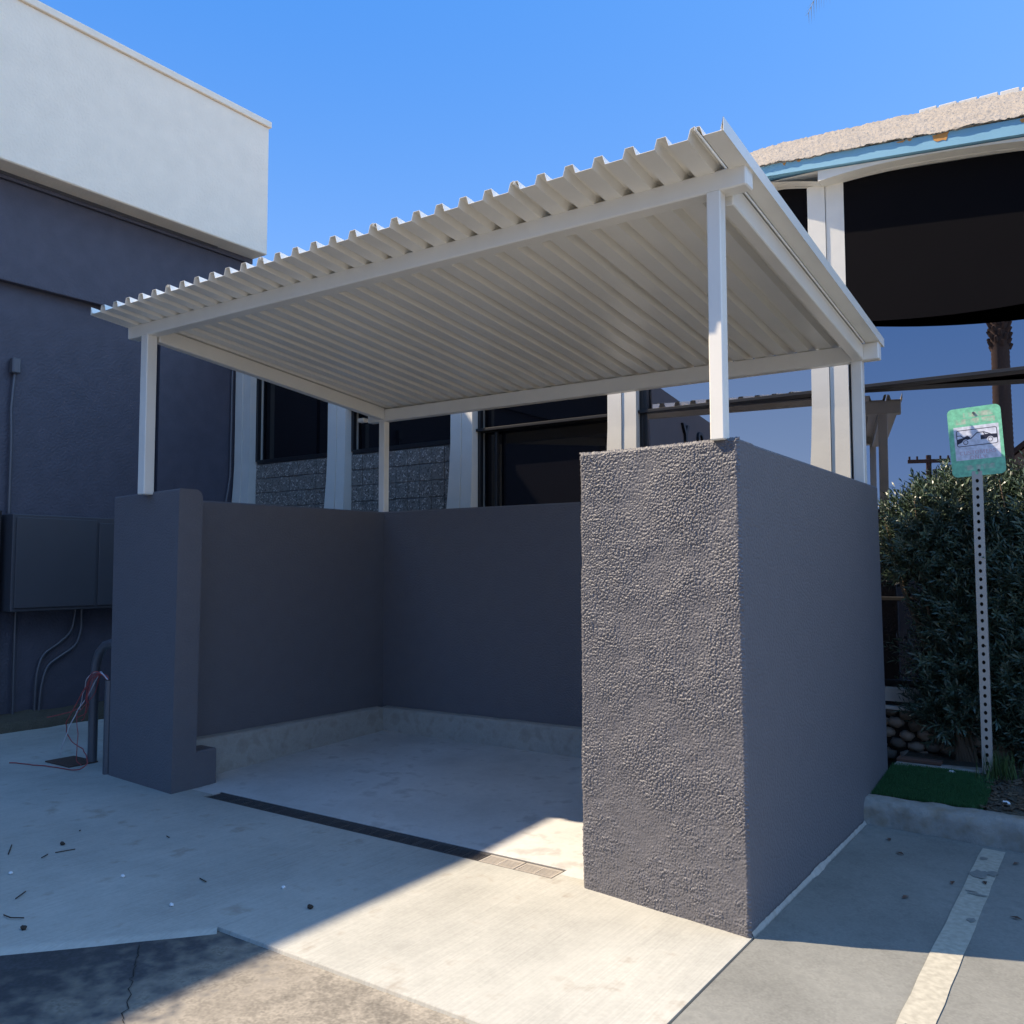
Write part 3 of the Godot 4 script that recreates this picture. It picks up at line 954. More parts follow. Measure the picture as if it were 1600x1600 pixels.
# ------------------------------------------------------------------ left building
func make_left_building():
	var b := thing("side_building", "tall building with off white upper block over a charcoal wall at left", "building")
	var X := -9.1
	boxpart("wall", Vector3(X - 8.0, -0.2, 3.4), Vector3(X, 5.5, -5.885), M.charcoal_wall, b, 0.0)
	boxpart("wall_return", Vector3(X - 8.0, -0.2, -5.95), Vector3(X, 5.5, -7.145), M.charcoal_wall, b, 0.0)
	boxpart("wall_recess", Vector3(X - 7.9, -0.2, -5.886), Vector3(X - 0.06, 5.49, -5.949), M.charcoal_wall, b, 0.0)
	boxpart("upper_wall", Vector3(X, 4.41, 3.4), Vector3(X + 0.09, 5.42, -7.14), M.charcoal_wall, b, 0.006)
	boxpart("reveal_strip", Vector3(X, 5.42, 3.4), Vector3(X + 0.13, 5.481, -7.14), M.charcoal_wall, b, 0.0)
	boxpart("upper_block", Vector3(X - 8.2, 5.483, 3.5), Vector3(-8.70, 7.13, -7.15), M.offwhite, b, 0.012)
	boxpart("coping", Vector3(X - 8.24, 7.131, 3.53), Vector3(-8.672, 7.21, -7.17), M.offwhite, b, 0.006)
	boxpart("drip_trim", Vector3(-8.985, 5.455, 3.4), Vector3(-8.955, 5.482, -6.6), M.charcoal_metal, b, 0.0)
	# dirty kerb at the foot of the wall
	var mb := MB.new()
	var f := noise(FastNoiseLite.TYPE_SIMPLEX, 2.5, 77, 4)
	var rows := []
	for i in 60:
		var z := lerpf(3.3, -7.0, i / 59.0)
		var w := f.get_noise_2d(z, 1.0)
		rows.append([Vector3(-8.70 + w * 0.03, -0.03, z), Vector3(-8.72 + w * 0.03, 0.075, z), Vector3(-8.80, 0.10 + w * 0.015, z), Vector3(-9.11, 0.125 + w * 0.02, z)])
	mb.grid(rows, Vector3(1, 1, 0))
	part("footing", mb, M.dirt, b)
	# cabinet
	var cab := thing("electrical_cabinet", "wide charcoal electrical cabinet mounted low on the left wall", "cabinet", Vector3(-9.1, 1.13, -4.25))
	boxpart("body", Vector3(0.0, 0.0, 0.0), Vector3(0.235, 0.955, -1.75), M.charcoal_metal, cab, 0.006)
	boxpart("door", Vector3(0.236, 0.035, -0.03), Vector3(0.252, 0.925, -0.845), M.charcoal_metal, cab, 0.004)
	boxpart("door", Vector3(0.236, 0.035, -0.875), Vector3(0.252, 0.90, -1.72), M.charcoal_metal, cab, 0.004)
	var nb := thing("shade_box", "dark box added for the shade at the left picture edge below the wall conduit", "cabinet", Vector3(-9.1, 0.12, -3.0))
	boxpart("body", Vector3(0, 0, 0), Vector3(0.12, 2.0, -1.20), M.frame_dark, nb, 0.006)  # near black box and door added to stand for shade on the wall
	boxpart("door", Vector3(0.121, 0.03, -0.03), Vector3(0.132, 1.96, -1.16), M.frame_dark, nb, 0.004)
	# conduit with head box above the cabinet
	var cd := thing("wall_conduit", "thin grey conduit topped by a small box on the charcoal wall", "conduit", Vector3(-9.06, 2.1, -4.30))
	mb = MB.new()
	mb.tube([Vector3(0, 0, 0), Vector3(0, 0.7, 0.0), Vector3(0, 1.05, 0.012), Vector3(0, 1.25, 0.0), Vector3(0, 1.42, -0.012)], 0.016, 8)
	part("pipe", mb, M.pipe, cd)
	boxpart("head_box", Vector3(-0.03, 1.40, 0.035), Vector3(0.055, 1.56, -0.05), M.pipe, cd, 0.012)
	# conduits below the cabinet
	var z1 := [[1.14, -4.396], [0.6, -4.394], [0.09, -4.40]]
	var z2 := [[1.14, -5.005], [1.07, -5.002], [0.905, -4.966], [0.793, -4.855], [0.682, -4.694], [0.539, -4.634], [0.349, -4.614], [0.09, -4.609]]
	var z3 := [[1.14, -5.075], [1.067, -5.072], [0.899, -5.07], [0.749, -5.012], [0.648, -4.859], [0.562, -4.74], [0.438, -4.690], [0.28, -4.665], [0.09, -4.655]]
	var lb := ["straight thin conduit dropping from the left end of the wide cabinet", "left one of two bent conduits curving down below the cabinet", "right one of two bent conduits curving down below the cabinet"]
	var k := 0
	for zs in [z1, z2, z3]:
		var cv := Curve3D.new()
		for i in zs.size():
			var p := Vector3(-9.06, zs[i][0], zs[i][1])
			var t := Vector3.ZERO
			if i > 0 and i < zs.size() - 1:
				t = Vector3(0, zs[i + 1][0] - zs[i - 1][0], zs[i + 1][1] - zs[i - 1][1]) * 0.17
			cv.add_point(p, -t, t)
		mb = MB.new()
		mb.tube(Array(cv.tessellate(4, 3)), 0.014, 8)
		tag(part("cabinet_conduit", mb, M.pipe, self), lb[k], "conduit", "conduits below the cabinet")
		k += 1
	mb = MB.new()
	mb.tube([Vector3(-9.07, 0.2, -6.86), Vector3(-9.07, 2.3, -6.86), Vector3(-9.07, 2.5, -6.90), Vector3(-9.07, 2.7, -6.93), Vector3(-9.07, 4.38, -6.94)], 0.013, 8)
	tag(part("corner_conduit", mb, M.pipe, self), "thin vertical conduit near the inside corner beside the white fin", "conduit")
	# pipes in front of the wall beside the pillar
	mb = MB.new()
	var up := []
	for q in [[0.0, 0.0], [0.0, 0.5], [0.008, 0.72], [0.022, 0.80], [0.06, 0.88], [0.12, 0.935], [0.20, 0.955], [0.50, 0.956]]:
		up.append(Vector3(-6.838 + q[0], q[1], -3.95 - q[0] * 0.1))
	mb.tube(up, 0.036, 12)
	tag(part("bent_pipe", mb, M.pipe, self), "dark steel pipe rising from the ground and bending into the left pillar", "pipe")
	var sc := thing("stub_conduit", "short open metal conduit standing against the left pillar", "conduit", Vector3(-6.372, 0, -3.80))
	mb = MB.new()
	mb.tube([Vector3(0, 0, 0), Vector3(0.0, 0.70, 0)], 0.031, 12)
	part("pipe", mb, M.pipe, sc)
	mb = MB.new()
	mb.tube([Vector3(0, 0.701, 0), Vector3(0, 0.704, 0)], 0.027, 12)
	part("opening", mb, M.dark, sc)  # solid disc with the shade of the hollow put into its colour
	# loose wires
	var ws := thing("loose_wires", "tangle of red and white wires hanging out of the short conduit", "wires", Vector3(-6.378, 0.69, -3.80))
	var W := [
		[M.wire_red, [[0, 0], [-0.06, 0.045], [-0.13, 0.07], [-0.21, 0.03], [-0.29, -0.07], [-0.40, -0.20], [-0.56, -0.275], [-0.74, -0.32], [-0.87, -0.35]]],
		[M.wire_white, [[0.005, 0], [-0.07, 0.05], [-0.15, 0.06], [-0.24, 0.0], [-0.34, -0.13], [-0.45, -0.27], [-0.51, -0.41], [-0.55, -0.53], [-0.60, -0.62]]],
		[M.wire_red, [[0, 0], [-0.06, 0.04], [-0.14, 0.05], [-0.22, 0.0], [-0.31, -0.12], [-0.42, -0.25], [-0.54, -0.34], [-0.61, -0.43], [-0.60, -0.50], [-0.50, -0.54], [-0.38, -0.545], [-0.27, -0.565], [-0.19, -0.62], [-0.21, -0.665], [-0.31, -0.682], [-0.46, -0.684], [-0.60, -0.684], [-0.76, -0.684], [-0.90, -0.684], [-0.97, -0.684]]],
		[M.wire_red, [[0.004, 0], [-0.08, 0.05], [-0.16, 0.045], [-0.24, -0.02], [-0.31, -0.14], [-0.33, -0.21], [-0.39, -0.28], [-0.49, -0.32]]],
		[M.wire_red, [[0, 0], [-0.07, 0.045], [-0.15, 0.03], [-0.27, -0.12], [-0.39, -0.22], [-0.45, -0.30], [-0.37, -0.40], [-0.34, -0.52], [-0.36, -0.62], [-0.33, -0.67]]],
		[M.wire_red, [[0, 0], [-0.05, 0.04], [-0.13, 0.045], [-0.20, -0.01], [-0.22, -0.13], [-0.24, -0.24], [-0.31, -0.31], [-0.40, -0.33]]],
		[M.wire_white, [[0, 0], [-0.06, 0.05], [-0.14, 0.065], [-0.25, 0.01], [-0.35, -0.10], [-0.44, -0.20], [-0.47, -0.26]]]]
	for i in W.size():
		var cv := Curve3D.new()
		var q: Array = W[i][1]
		for j in q.size():
			var dz := 0.015 * sin(i * 2.1 + j * 0.8) * minf(j, 3)
			var p := Vector3(q[j][0], q[j][1], dz + (0.22 if i == 2 else 0.0) * clampf((j - 12) / 5.0, 0.0, 1.0))
			var t := Vector3.ZERO
			if j > 0 and j < q.size() - 1:
				t = Vector3(q[j + 1][0] - q[j - 1][0], q[j + 1][1] - q[j - 1][1], 0) * 0.17
			cv.add_point(p, -t, t)
		mb = MB.new()
		mb.tube(Array(cv.tessellate(4, 4)), 0.0042 if i < 3 else 0.0034, 6)
		part("wire", mb, W[i][0], ws)
	var pl := boxpart("cover_plate", Vector3(-7.16, 0.002, -3.74), Vector3(-6.80, 0.012, -3.98), M.rusty, self, 0.003)
	tag(pl, "flat rusty steel plate lying on the concrete beside the bent pipe", "plate")

# ------------------------------------------------------------------ rear building
func make_rear_building():
	var b := thing("rear_building", "glass fronted building with pale concrete fins and rough cream roof behind the enclosure", "building")
	var ro := func(x: float) -> float: return -0.094 * clampf(x + 2.2, 0.0, 2.6)
	var fx := [-8.885, -7.235, -5.445, -3.63, -1.82, -0.01, 1.80, 3.61]
	# solid body behind the glass
	boxpart("back_wall", Vector3(-9.1, -0.2, -7.36), Vector3(5.4, 4.45, -13.0), M.frame_dark, b, 0.0)
	for i in fx.size():
		var x: float = fx[i]
		var fin := Node3D.new()
		fin.name = "fin"
		fin.position = Vector3(x, 0, -7.05)
		fin.rotation.y = deg_to_rad([0.0, 0.0, 0.0, 5.0, 9.0, 9.0, 9.0, 9.0][i])
		b.add_child(fin, true)
		for s in [0, 1]:
			var xa := -0.145 if s == 0 else -0.008
			var xb := -0.013 if s == 0 else 0.125
			var zf := 0.090 if s == 0 else 0.080
			var mb := MB.new()
			var n := 16
			var pts := []
			for k in n + 1:
				var y := lerpf(0.5, 4.60 + ro.call(x), float(k) / n)
				var fl := 0.0
				if y < 2.9:
					fl = 0.05 * pow((2.9 - y) / 1.0, 1.6) * (1.0 if y > 1.9 else 1.0)
					fl = minf(fl, 0.06)
				pts.append([y, fl])
			for k in n:
				var y0: float = pts[k][0]
				var y1: float = pts[k + 1][0]
				var l0: float = xa - (pts[k][1] if s == 0 else 0.0)
				var l1: float = xa - (pts[k + 1][1] if s == 0 else 0.0)
				var z0: float = zf + pts[k][1] * 0.8
				var z1: float = zf + pts[k + 1][1] * 0.8
				mb.quad(Vector3(l0, y0, z0), Vector3(xb, y0, z0), Vector3(xb, y1, z1), Vector3(l1, y1, z1), Vector3.BACK)
				mb.quad(Vector3(l0, y0, z0), Vector3(l0, y0, -0.20), Vector3(l1, y1, -0.20), Vector3(l1, y1, z1), Vector3.LEFT)
				mb.quad(Vector3(xb, y0, z0), Vector3(xb, y0, -0.20), Vector3(xb, y1, -0.20), Vector3(xb, y1, z1), Vector3.RIGHT)
			part("leg", mb, M.precast, fin)
		var gr := MB.new()
		gr.box(Vector3(-0.03, 0.5, 0.06), Vector3(0.0, 4.62 + ro.call(x), -0.15), 0.0)
		part("joint_seal", gr, M.precast, fin)
		if i == fx.size() - 1:
			break
		var xl := x + 0.127
		var xr: float = fx[i + 1] - 0.147
		var top := 4.60
		var stone_bay := i < 2
		var gb := 2.86 if stone_bay else 0.69
		# glass in panes, with dark bars between
		var bars := [2.935] if not stone_bay else []
		if i >= 3:
			bars.append(1.312)
		var ys := [gb]
		bars.sort()
		for q in bars:
			ys.append(q - 0.014)
			ys.append(q + 0.014)
		ys.append(top)
		for k in range(0, ys.size(), 2):
			var hh: float = (ys[k + 1] - ys[k]) / 2.0
			var gw := (xr - xl - 0.021) / 2.0
			var gp := boxpart("glass_pane", Vector3(-gw, -hh, 0.0), Vector3(gw, hh, -0.012), M.glass if i >= 3 else M.dark_glass, b, 0.0)
			gp.position = Vector3(xl + 0.02 + gw, ys[k] + hh, GZ - 0.06)
			gp.rotation = Vector3(deg_to_rad([0.0, 0.0, 0.0, 2.3, -2.5, -2.5, -2.5][i]), deg_to_rad([0.0, 0.0, 0.0, 4.5, 7.0, 7.0, 7.0][i]), 0.0)
		for q in bars:
			boxpart("mullion", Vector3(xl, q - 0.014, GZ + 0.075), Vector3(xr, q + 0.014, GZ - 0.06), M.frame_dark, b, 0.003)
		boxpart("window_frame", Vector3(xl, gb, GZ + 0.04), Vector3(xl + 0.03, top, GZ - 0.02), M.frame_dark, b, 0.003)
		boxpart("window_frame", Vector3(xl + 0.031, gb - 0.03, GZ + 0.04), Vector3(xr, gb + 0.018, GZ - 0.02), M.frame_dark, b, 0.003)
		if i == 3:
			boxpart("window_frame", Vector3(xl + 0.031, gb + 0.02, GZ + 0.035), Vector3(xl + 0.07, top, GZ - 0.02), M.frame_dark, b, 0.003)
		if i == 2:
			boxpart("window_frame", Vector3(-5.12, gb + 0.02, GZ + 0.02), Vector3(-5.095, 2.91, GZ - 0.02), M.frame_dark, b, 0.003)
		if stone_bay:
			var nb := 9
			var bw := (xr - xl) / nb
			for r in 6:
				for k in nb:
					var mb := MB.new()
					var jy := rng.randf_range(-0.002, 0.002)
					mb.box(Vector3(xl + k * bw + 0.003, 2.825 - (r + 1) * 0.178 + 0.003 + jy, GZ + 0.03 + rng.randf_range(-0.004, 0.004)), Vector3(xl + (k + 1) * bw - 0.003, 2.825 - r * 0.178 - 0.003 + jy, GZ - 0.04), 0.004)
					part("stone_block", mb, M.aggregate, b)
			boxpart("lower_wall", Vector3(xl, -0.2, GZ + 0.015), Vector3(xr, 1.755, GZ - 0.05), M.aggregate, b, 0.0)
			boxpart("mortar_bed", Vector3(xl, 1.756, GZ + 0.018), Vector3(xr, 2.83, GZ - 0.05), M.pipe, b, 0.0)
		else:
			boxpart("sill_panel", Vector3(xl - 0.1, 0.552, GZ + 0.07), Vector3(xr + 0.1, 0.655, GZ - 0.05), M.precast, b, 0.004)
			boxpart("shadow_gap", Vector3(xl - 0.1, 0.522, GZ + 0.05), Vector3(xr + 0.1, 0.551, GZ - 0.05), M.frame_dark, b, 0.0)
			boxpart("sill_strip", Vector3(xl - 0.1, 0.495, GZ + 0.10), Vector3(xr + 0.1, 0.521, GZ - 0.05), M.white_metal, b, 0.003)
			boxpart("base_wall", Vector3(xl - 0.2, -0.2, GZ + 0.04), Vector3(xr + 0.2, 0.494, GZ - 0.05), M.dark, b, 0.0)
		# dark roller screen hanging inside the frame, sagging at its lower edge
		var sc := PackedVector2Array([Vector2(xr - 0.003, 4.64 + ro.call(xr)), Vector2(xl + 0.004, 4.64 + ro.call(xl))])
		for k in 13:
			var t := k / 12.0
			sc.append(Vector2(lerpf(xl + 0.004, xr - 0.003, t), (3.45 if i >= 3 else 3.35) - 0.045 * (1.0 - pow(2.0 * t - 1.0, 2.0)) - 0.045 * t))
		if i >= 1:
			var mb := MB.new()
			mb.prism(sc, GZ + 0.105, GZ + 0.09)
			part("roller_screen", mb, M.screen, b)
		# header with a flat arch
		var hd := PackedVector2Array([Vector2(fx[i + 1] - 0.016, 4.667 + ro.call(fx[i + 1])), Vector2(x - 0.014, 4.667 + ro.call(x))])
		for k in 17:
			var t := k / 16.0
			var xx := lerpf(x - 0.014, fx[i + 1] - 0.016, t)
			var e := 1.0 - pow(absf(2.0 * t - 1.0), 2.4)
			hd.append(Vector2(xx, 4.580 + ro.call(xx) + 0.075 * e))
		var hm := MB.new()
		hm.prism(hd, -6.835, -6.95)
		part("arched_header", hm, M.precast, b)
		var sof := PackedVector2Array()
		for k in 17:
			var t := k / 16.0
			var xx := lerpf(x - 0.014, fx[i + 1] - 0.016, t)
			sof.append(Vector2(xx, 4.582 + ro.call(xx) + 0.068 * (1.0 - pow(absf(2.0 * t - 1.0), 2.4))))
		sof.append(Vector2(fx[i + 1] - 0.016, 4.665 + ro.call(fx[i + 1])))
		sof.append(Vector2(x - 0.014, 4.665 + ro.call(x)))
		hm = MB.new()
		hm.prism(sof, -6.951, -7.355)
		part("header_soffit", hm, M.precast, b)
	# round stones of the base wall, as far as they show
	for r in 5:
		for k in 11:
			var mb := MB.new()
			var c := Vector3(-1.70 + k * 0.115 + (0.055 if r % 2 else 0.0) + rng.randf_range(-0.015, 0.015), 0.16 + r * 0.078 + rng.randf_range(-0.01, 0.01), GZ + 0.045)
			blob(mb, c, Vector3(rng.randf_range(0.048, 0.066), rng.randf_range(0.034, 0.046), 0.045), 300 + r * 20 + k, 0.3, 6)
			var g := rng.randf_range(0.6, 1.25)
			part("stone", mb, stone_mat(int(g * 4.0)), b)
	# blue fascia, foam roof edge and the blocks on the ridge
	var n2 := 60
	var fa := MB.new()
	var lastx := -9.1
	var bl := PackedVector2Array()
	for k in [[-9.1, 4.674], [-2.2, 4.674], [0.4, 4.674], [5.4, 4.674]]:
		bl.append(Vector2(k[0], k[1] + ro.call(k[0])))
	for k in [[5.4, 4.764], [0.4, 4.764], [-2.2, 4.764], [-9.1, 4.764]]:
		bl.append(Vector2(k[0], k[1] + ro.call(k[0]) * 0.86))
	fa.prism(bl, -6.80, -6.90)
	part("blue_fascia", fa, M.blue_trim, b)
	for q in [[-2.08, 0.012, 0.020], [-1.965, 0.016, 0.016], [-0.96, 0.055, 0.062], [-1.22, 0.03, 0.012], [-0.44, 0.02, 0.03], [-1.16, 0.014, 0.010]]:
		var pp := PackedVector2Array()
		var yt: float = 4.762 + ro.call(q[0]) * 0.86
		for k in 11:
			var a := PI + PI * k / 10.0
			pp.append(Vector2(q[0] + cos(a) * q[1] * rng.randf_range(0.8, 1.2), yt - 0.004 + sin(a) * q[2] * rng.randf_range(0.8, 1.2)))
		var pm := MB.new()
		pm.prism(pp, -6.7965, -6.81)
		part("peeled_patch", pm, M.rust, b)
	var fo := MB.new()
	var f1 := noise(FastNoiseLite.TYPE_SIMPLEX, 22.0, 88, 4)
	var f2 := noise(FastNoiseLite.TYPE_SIMPLEX, 1.8, 89, 3)
	var f3 := noise(FastNoiseLite.TYPE_CELLULAR, 28.0, 90, 2)
	f3.cellular_return_type = FastNoiseLite.RETURN_DISTANCE
	var rows := []
	for i in 46:
		var t := i / 45.0
		var row := []
		for j in 420:
			var x := lerpf(-3.2, 1.2, j / 419.0)
			var base := ro.call(x) * lerpf(0.86, 0.62, t) as float
			var y := lerpf(4.760, 5.30, clampf((t - 0.14) / 0.86, 0.0, 1.0)) + base
			var z := lerpf(-6.775, -7.6, clampf((t - 0.14) / 0.86, 0.0, 1.0))
			var bump := f1.get_noise_2d(x, t * 0.9) * 0.007 + f2.get_noise_2d(x, t * 1.3) * 0.010 - f3.get_noise_2d(x, t * 0.9) * 0.005
			if t < 0.14:
				z = lerpf(-6.86, -6.775, t / 0.14)
				y = 4.761 + base + f2.get_noise_2d(x * 3.0, 3.0) * 0.014 + lerpf(0.006, 0.0, t / 0.14)
				bump *= 0.8
			row.append(Vector3(x, y + bump, z + bump * 0.6))
		rows.append(row)
	fo.grid(rows, Vector3(0, 0.6, 0.8))
	part("foam_roof_edge", fo, M.foam, b)
	var rf := MB.new()
	for q in [[-9.1, -3.2], [1.2, 5.4]]:
		rf.quad(Vector3(q[0], 4.79 + ro.call(q[0]) * 0.86, -6.79), Vector3(q[1], 4.79 + ro.call(q[1]) * 0.86, -6.79), Vector3(q[1], 5.30 + ro.call(q[1]) * 0.62, -7.6), Vector3(q[0], 5.30 + ro.call(q[0]) * 0.62, -7.6), Vector3(0, 1, 1))
	rf.quad(Vector3(-9.1, 5.28, -7.6), Vector3(5.4, 5.1, -7.6), Vector3(5.4, 5.1, -13), Vector3(-9.1, 5.28, -13), Vector3.UP)
	part("roof", rf, M.foam, b)
	for i in 12:
		var x := -1.22 + i * 0.145
		boxpart("ridge_block", Vector3(x, 5.19 + ro.call(x) * 0.62, -7.60), Vector3(x + 0.128, 5.325 + ro.call(x) * 0.62 + rng.randf_range(-0.003, 0.003), -7.72), M.cap_block, b, 0.004)

var stone_cache := {}
func stone_mat(k: int) -> Material:
	if not stone_cache.has(k):
		var g := k / 4.0
		stone_cache[k] = rough_mat(lin(0.42 * g, 0.35 * g, 0.28 * g), 0.85, M.aggregate.albedo_texture, null, 2.0, 0.0)
		stone_cache[k].albedo_texture = M.foam.albedo_texture
	return stone_cache[k]

# ------------------------------------------------------------------ sign
func make_sign():
	var s := thing("parking_sign", "faded green and white tow away sign on a perforated steel post by the shrub", "sign", Vector3(-0.772, 0.185, -6.55))
	var w := 0.062
	var mb := MB.new()
	var h := 2.40
	var cell := 0.0545
	var n := int(h / cell)
	for i in n:
		var y0 := i * cell
		var y1 := y0 + cell
		var yc := y0 + cell / 2
		var ring := []
		for k in 8:
			var a := TAU * k / 8.0 + PI / 8
			ring.append(Vector3(cos(a) * 0.0105, yc + sin(a) * 0.0135, 0.0))
		var o := [Vector3(w / 2, yc + 0.012, 0), Vector3(w / 2, y1, 0), Vector3(-w / 2, y1, 0), Vector3(-w / 2, yc + 0.012, 0), Vector3(-w / 2, yc - 0.012, 0), Vector3(-w / 2, y0, 0), Vector3(w / 2, y0, 0), Vector3(w / 2, yc - 0.012, 0)]
		for k in 8:
			mb.quad(ring[k], ring[(k + 1) % 8], o[(k + 1) % 8], o[k], Vector3.BACK)
	mb.quad(Vector3(-w / 2, 0, 0), Vector3(-w / 2, h, 0), Vector3(-w / 2, h, -0.03), Vector3(-w / 2, 0, -0.03), Vector3.LEFT)
	mb.quad(Vector3(w / 2, 0, 0), Vector3(w / 2, h, 0), Vector3(w / 2, h, -0.03), Vector3(w / 2, 0, -0.03), Vector3.RIGHT)
	part("post", mb, M.galv, s)
	mb = MB.new()
	mb.quad(Vector3(-w / 2 + 0.001, 0, -0.029), Vector3(w / 2 - 0.001, 0, -0.029), Vector3(w / 2 - 0.001, h, -0.029), Vector3(-w / 2 + 0.001, h, -0.029), Vector3.BACK)
	part("post_back", mb, M.dark, s)  # back coloured dark for the shade inside the hollow post
	# plate
	var pw := 0.320
	var ph := 0.462
	var r := 0.034
	var poly := PackedVector2Array()
	for c in [[1, 1, 0], [-1, 1, 1], [-1, -1, 2], [1, -1, 3]]:
		for k in 7:
			var a: float = PI / 2 * (c[2] + k / 6.0)
			poly.append(Vector2(c[0] * (pw / 2 - r) + r * cos(a), c[1] * (ph / 2 - r) + r * sin(a)))
	mb = MB.new()
	mb.prism(poly, 0.0, -0.003)
	for i in mb.v.size():
		mb.uv[i] = Vector2(mb.v[i].x / pw + 0.5, 0.5 - mb.v[i].y / ph)
	var m := mat(Color.WHITE, 0.45)
	m.albedo_texture = sign_print()
	var plate := part("sign_plate", mb, m, s)
	plate.position = Vector3(0.002, 2.200, 0.006)
	plate.rotation = Vector3(0.03, 0.0, 0.048)
	for y in [0.19, -0.195]:
		var bolt := MB.new()
		bolt.tube([Vector3(0.0, y, 0.0), Vector3(0.0, y, 0.007)], 0.008, 8)
		part("bolt", bolt, M.pipe, plate)
	var red := mat(lin(0.62, 0.42, 0.50), 0.6)
	for q in [["CUSTOMERS", -0.073, 0.0370, 0.215], ["ONLY", -0.106, 0.0370, 0.10]]:
		var t := TextMesh.new()
		var f := SystemFont.new()
		f.font_names = PackedStringArray(["Droid Sans"])
		t.font = f
		t.text = q[0]
		t.font_size = 64
		t.pixel_size = 0.0005
		t.depth = 0.0004
		t.horizontal_alignment = HORIZONTAL_ALIGNMENT_CENTER
		var o := part("sign_lettering", t, red, plate)
		o.position = Vector3(0.004, q[1], 0.0006)
		var bb := t.get_aabb().size
		o.scale = Vector3(q[3] / maxf(bb.x, 0.01), 0.024 / maxf(bb.y, 0.01), 1.0)

func in_poly(p: Vector2, a: Array) -> bool:
	return Geometry2D.is_point_in_polygon(p, PackedVector2Array(a))

func seg(p: Vector2, a: Vector2, b: Vector2) -> float:
	return p.distance_to(Geometry2D.get_closest_point_to_segment(p, a, b))

func sign_print() -> ImageTexture:
	var w := 352
	var h := 500
	var img := Image.create(w, h, false, Image.FORMAT_RGB8)
	var f := noise(FastNoiseLite.TYPE_SIMPLEX, 0.02, 101, 4)
	var fb := noise(FastNoiseLite.TYPE_VALUE, 0.05, 102, 2)
	var green := Color(0.50, 0.80, 0.66)
	var white := Color(0.86, 0.87, 0.92)
	var ink := Color(0.16, 0.16, 0.24)
	for j in h:
		for i in w:
			var p := Vector2(i, j) / w          # units of the plate's width
			var n1 := f.get_noise_2d(i, j)
			var c := green
			# faded pinkish letters that can no longer be read
			for z in [[0.30, 0.85, 0.10, 0.20], [0.12, 0.88, 0.23, 0.335], [0.24, 0.80, 1.19, 1.29]]:
				if p.x > z[0] and p.x < z[1] and p.y > z[2] and p.y < z[3]:
					var k := fb.get_noise_2d(i * 1.3, j * 0.5)
					c = c.lerp(Color(0.78, 0.76, 0.70), clampf(0.45 + k * 0.9, 0.1, 0.75))
			if p.x > 0.095 and p.x < 0.935 and p.y > 0.385 and p.y < 1.08:
				c = white
				# frame with rounded corners
				var fr := (p - Vector2(0.52, 0.625)).abs() - Vector2(0.375, 0.165) + Vector2(0.035, 0.035)
				var d := Vector2(maxf(fr.x, 0), maxf(fr.y, 0)).length() + minf(maxf(fr.x, fr.y), 0.0) - 0.035
				if absf(d) < 0.0065:
					c = ink
				if d < 0.0:
					var q := p
					var body := in_poly(q, [Vector2(0.15, 0.64), Vector2(0.25, 0.62), Vector2(0.345, 0.575), Vector2(0.39, 0.615), Vector2(0.395, 0.655), Vector2(0.36, 0.66), Vector2(0.25, 0.70), Vector2(0.15, 0.745)])
					var body2 := in_poly(q, [Vector2(0.59, 0.60), Vector2(0.70, 0.585), Vector2(0.89, 0.60), Vector2(0.89, 0.68), Vector2(0.59, 0.685)])
					if body or body2:
						c = ink
					var lines := minf(seg(q, Vector2(0.15, 0.565), Vector2(0.22, 0.565)), seg(q, Vector2(0.22, 0.565), Vector2(0.27, 0.61)))
					lines = minf(lines, minf(seg(q, Vector2(0.40, 0.65), Vector2(0.53, 0.535)), seg(q, Vector2(0.53, 0.535), Vector2(0.655, 0.535))))
					lines = minf(lines, minf(seg(q, Vector2(0.655, 0.535), Vector2(0.79, 0.60)), seg(q, Vector2(0.645, 0.535), Vector2(0.675, 0.60))))
					if lines < 0.008:
						c = ink
					for cc in [Vector2(0.305, 0.715), Vector2(0.765, 0.70)]:
						var dd: float = q.distance_to(cc)
						if dd < 0.062:
							c = white
						if dd < 0.047:
							c = ink
						if dd < 0.036:
							c = white
			c = c * (1.0 + 0.10 * n1)
			img.set_pixel(i, j, Color(clampf(c.r, 0, 1), clampf(c.g, 0, 1), clampf(c.b, 0, 1)))
	return tex(img)

# ------------------------------------------------------------------ plants
func sprig_mesh() -> ArrayMesh:
	var mb := MB.new()
	var r := RandomNumberGenerator.new()
	r.seed = 99
	for i in 16:
		var t := i / 15.0
		var p := Vector3(0, t * 0.15, 0)
		var a := i * 2.4
		var out := Vector3(cos(a), 0.65 + t * 0.6, sin(a)).normalized()
		var L := r.randf_range(0.045, 0.075) * (1.0 - 0.25 * t)
		var wv := out.cross(Vector3.UP).normalized() * 0.0050
		var tip := p + out * L + Vector3(0, -0.006, 0)
		var mid := p + out * L * 0.5
		mb.tri(p, mid + wv, mid - wv, Vector3.UP + out * 0.2)
		mb.tri(tip, mid + wv, mid - wv, Vector3.UP + out * 0.2)
	return mb.mesh(M.leaf)

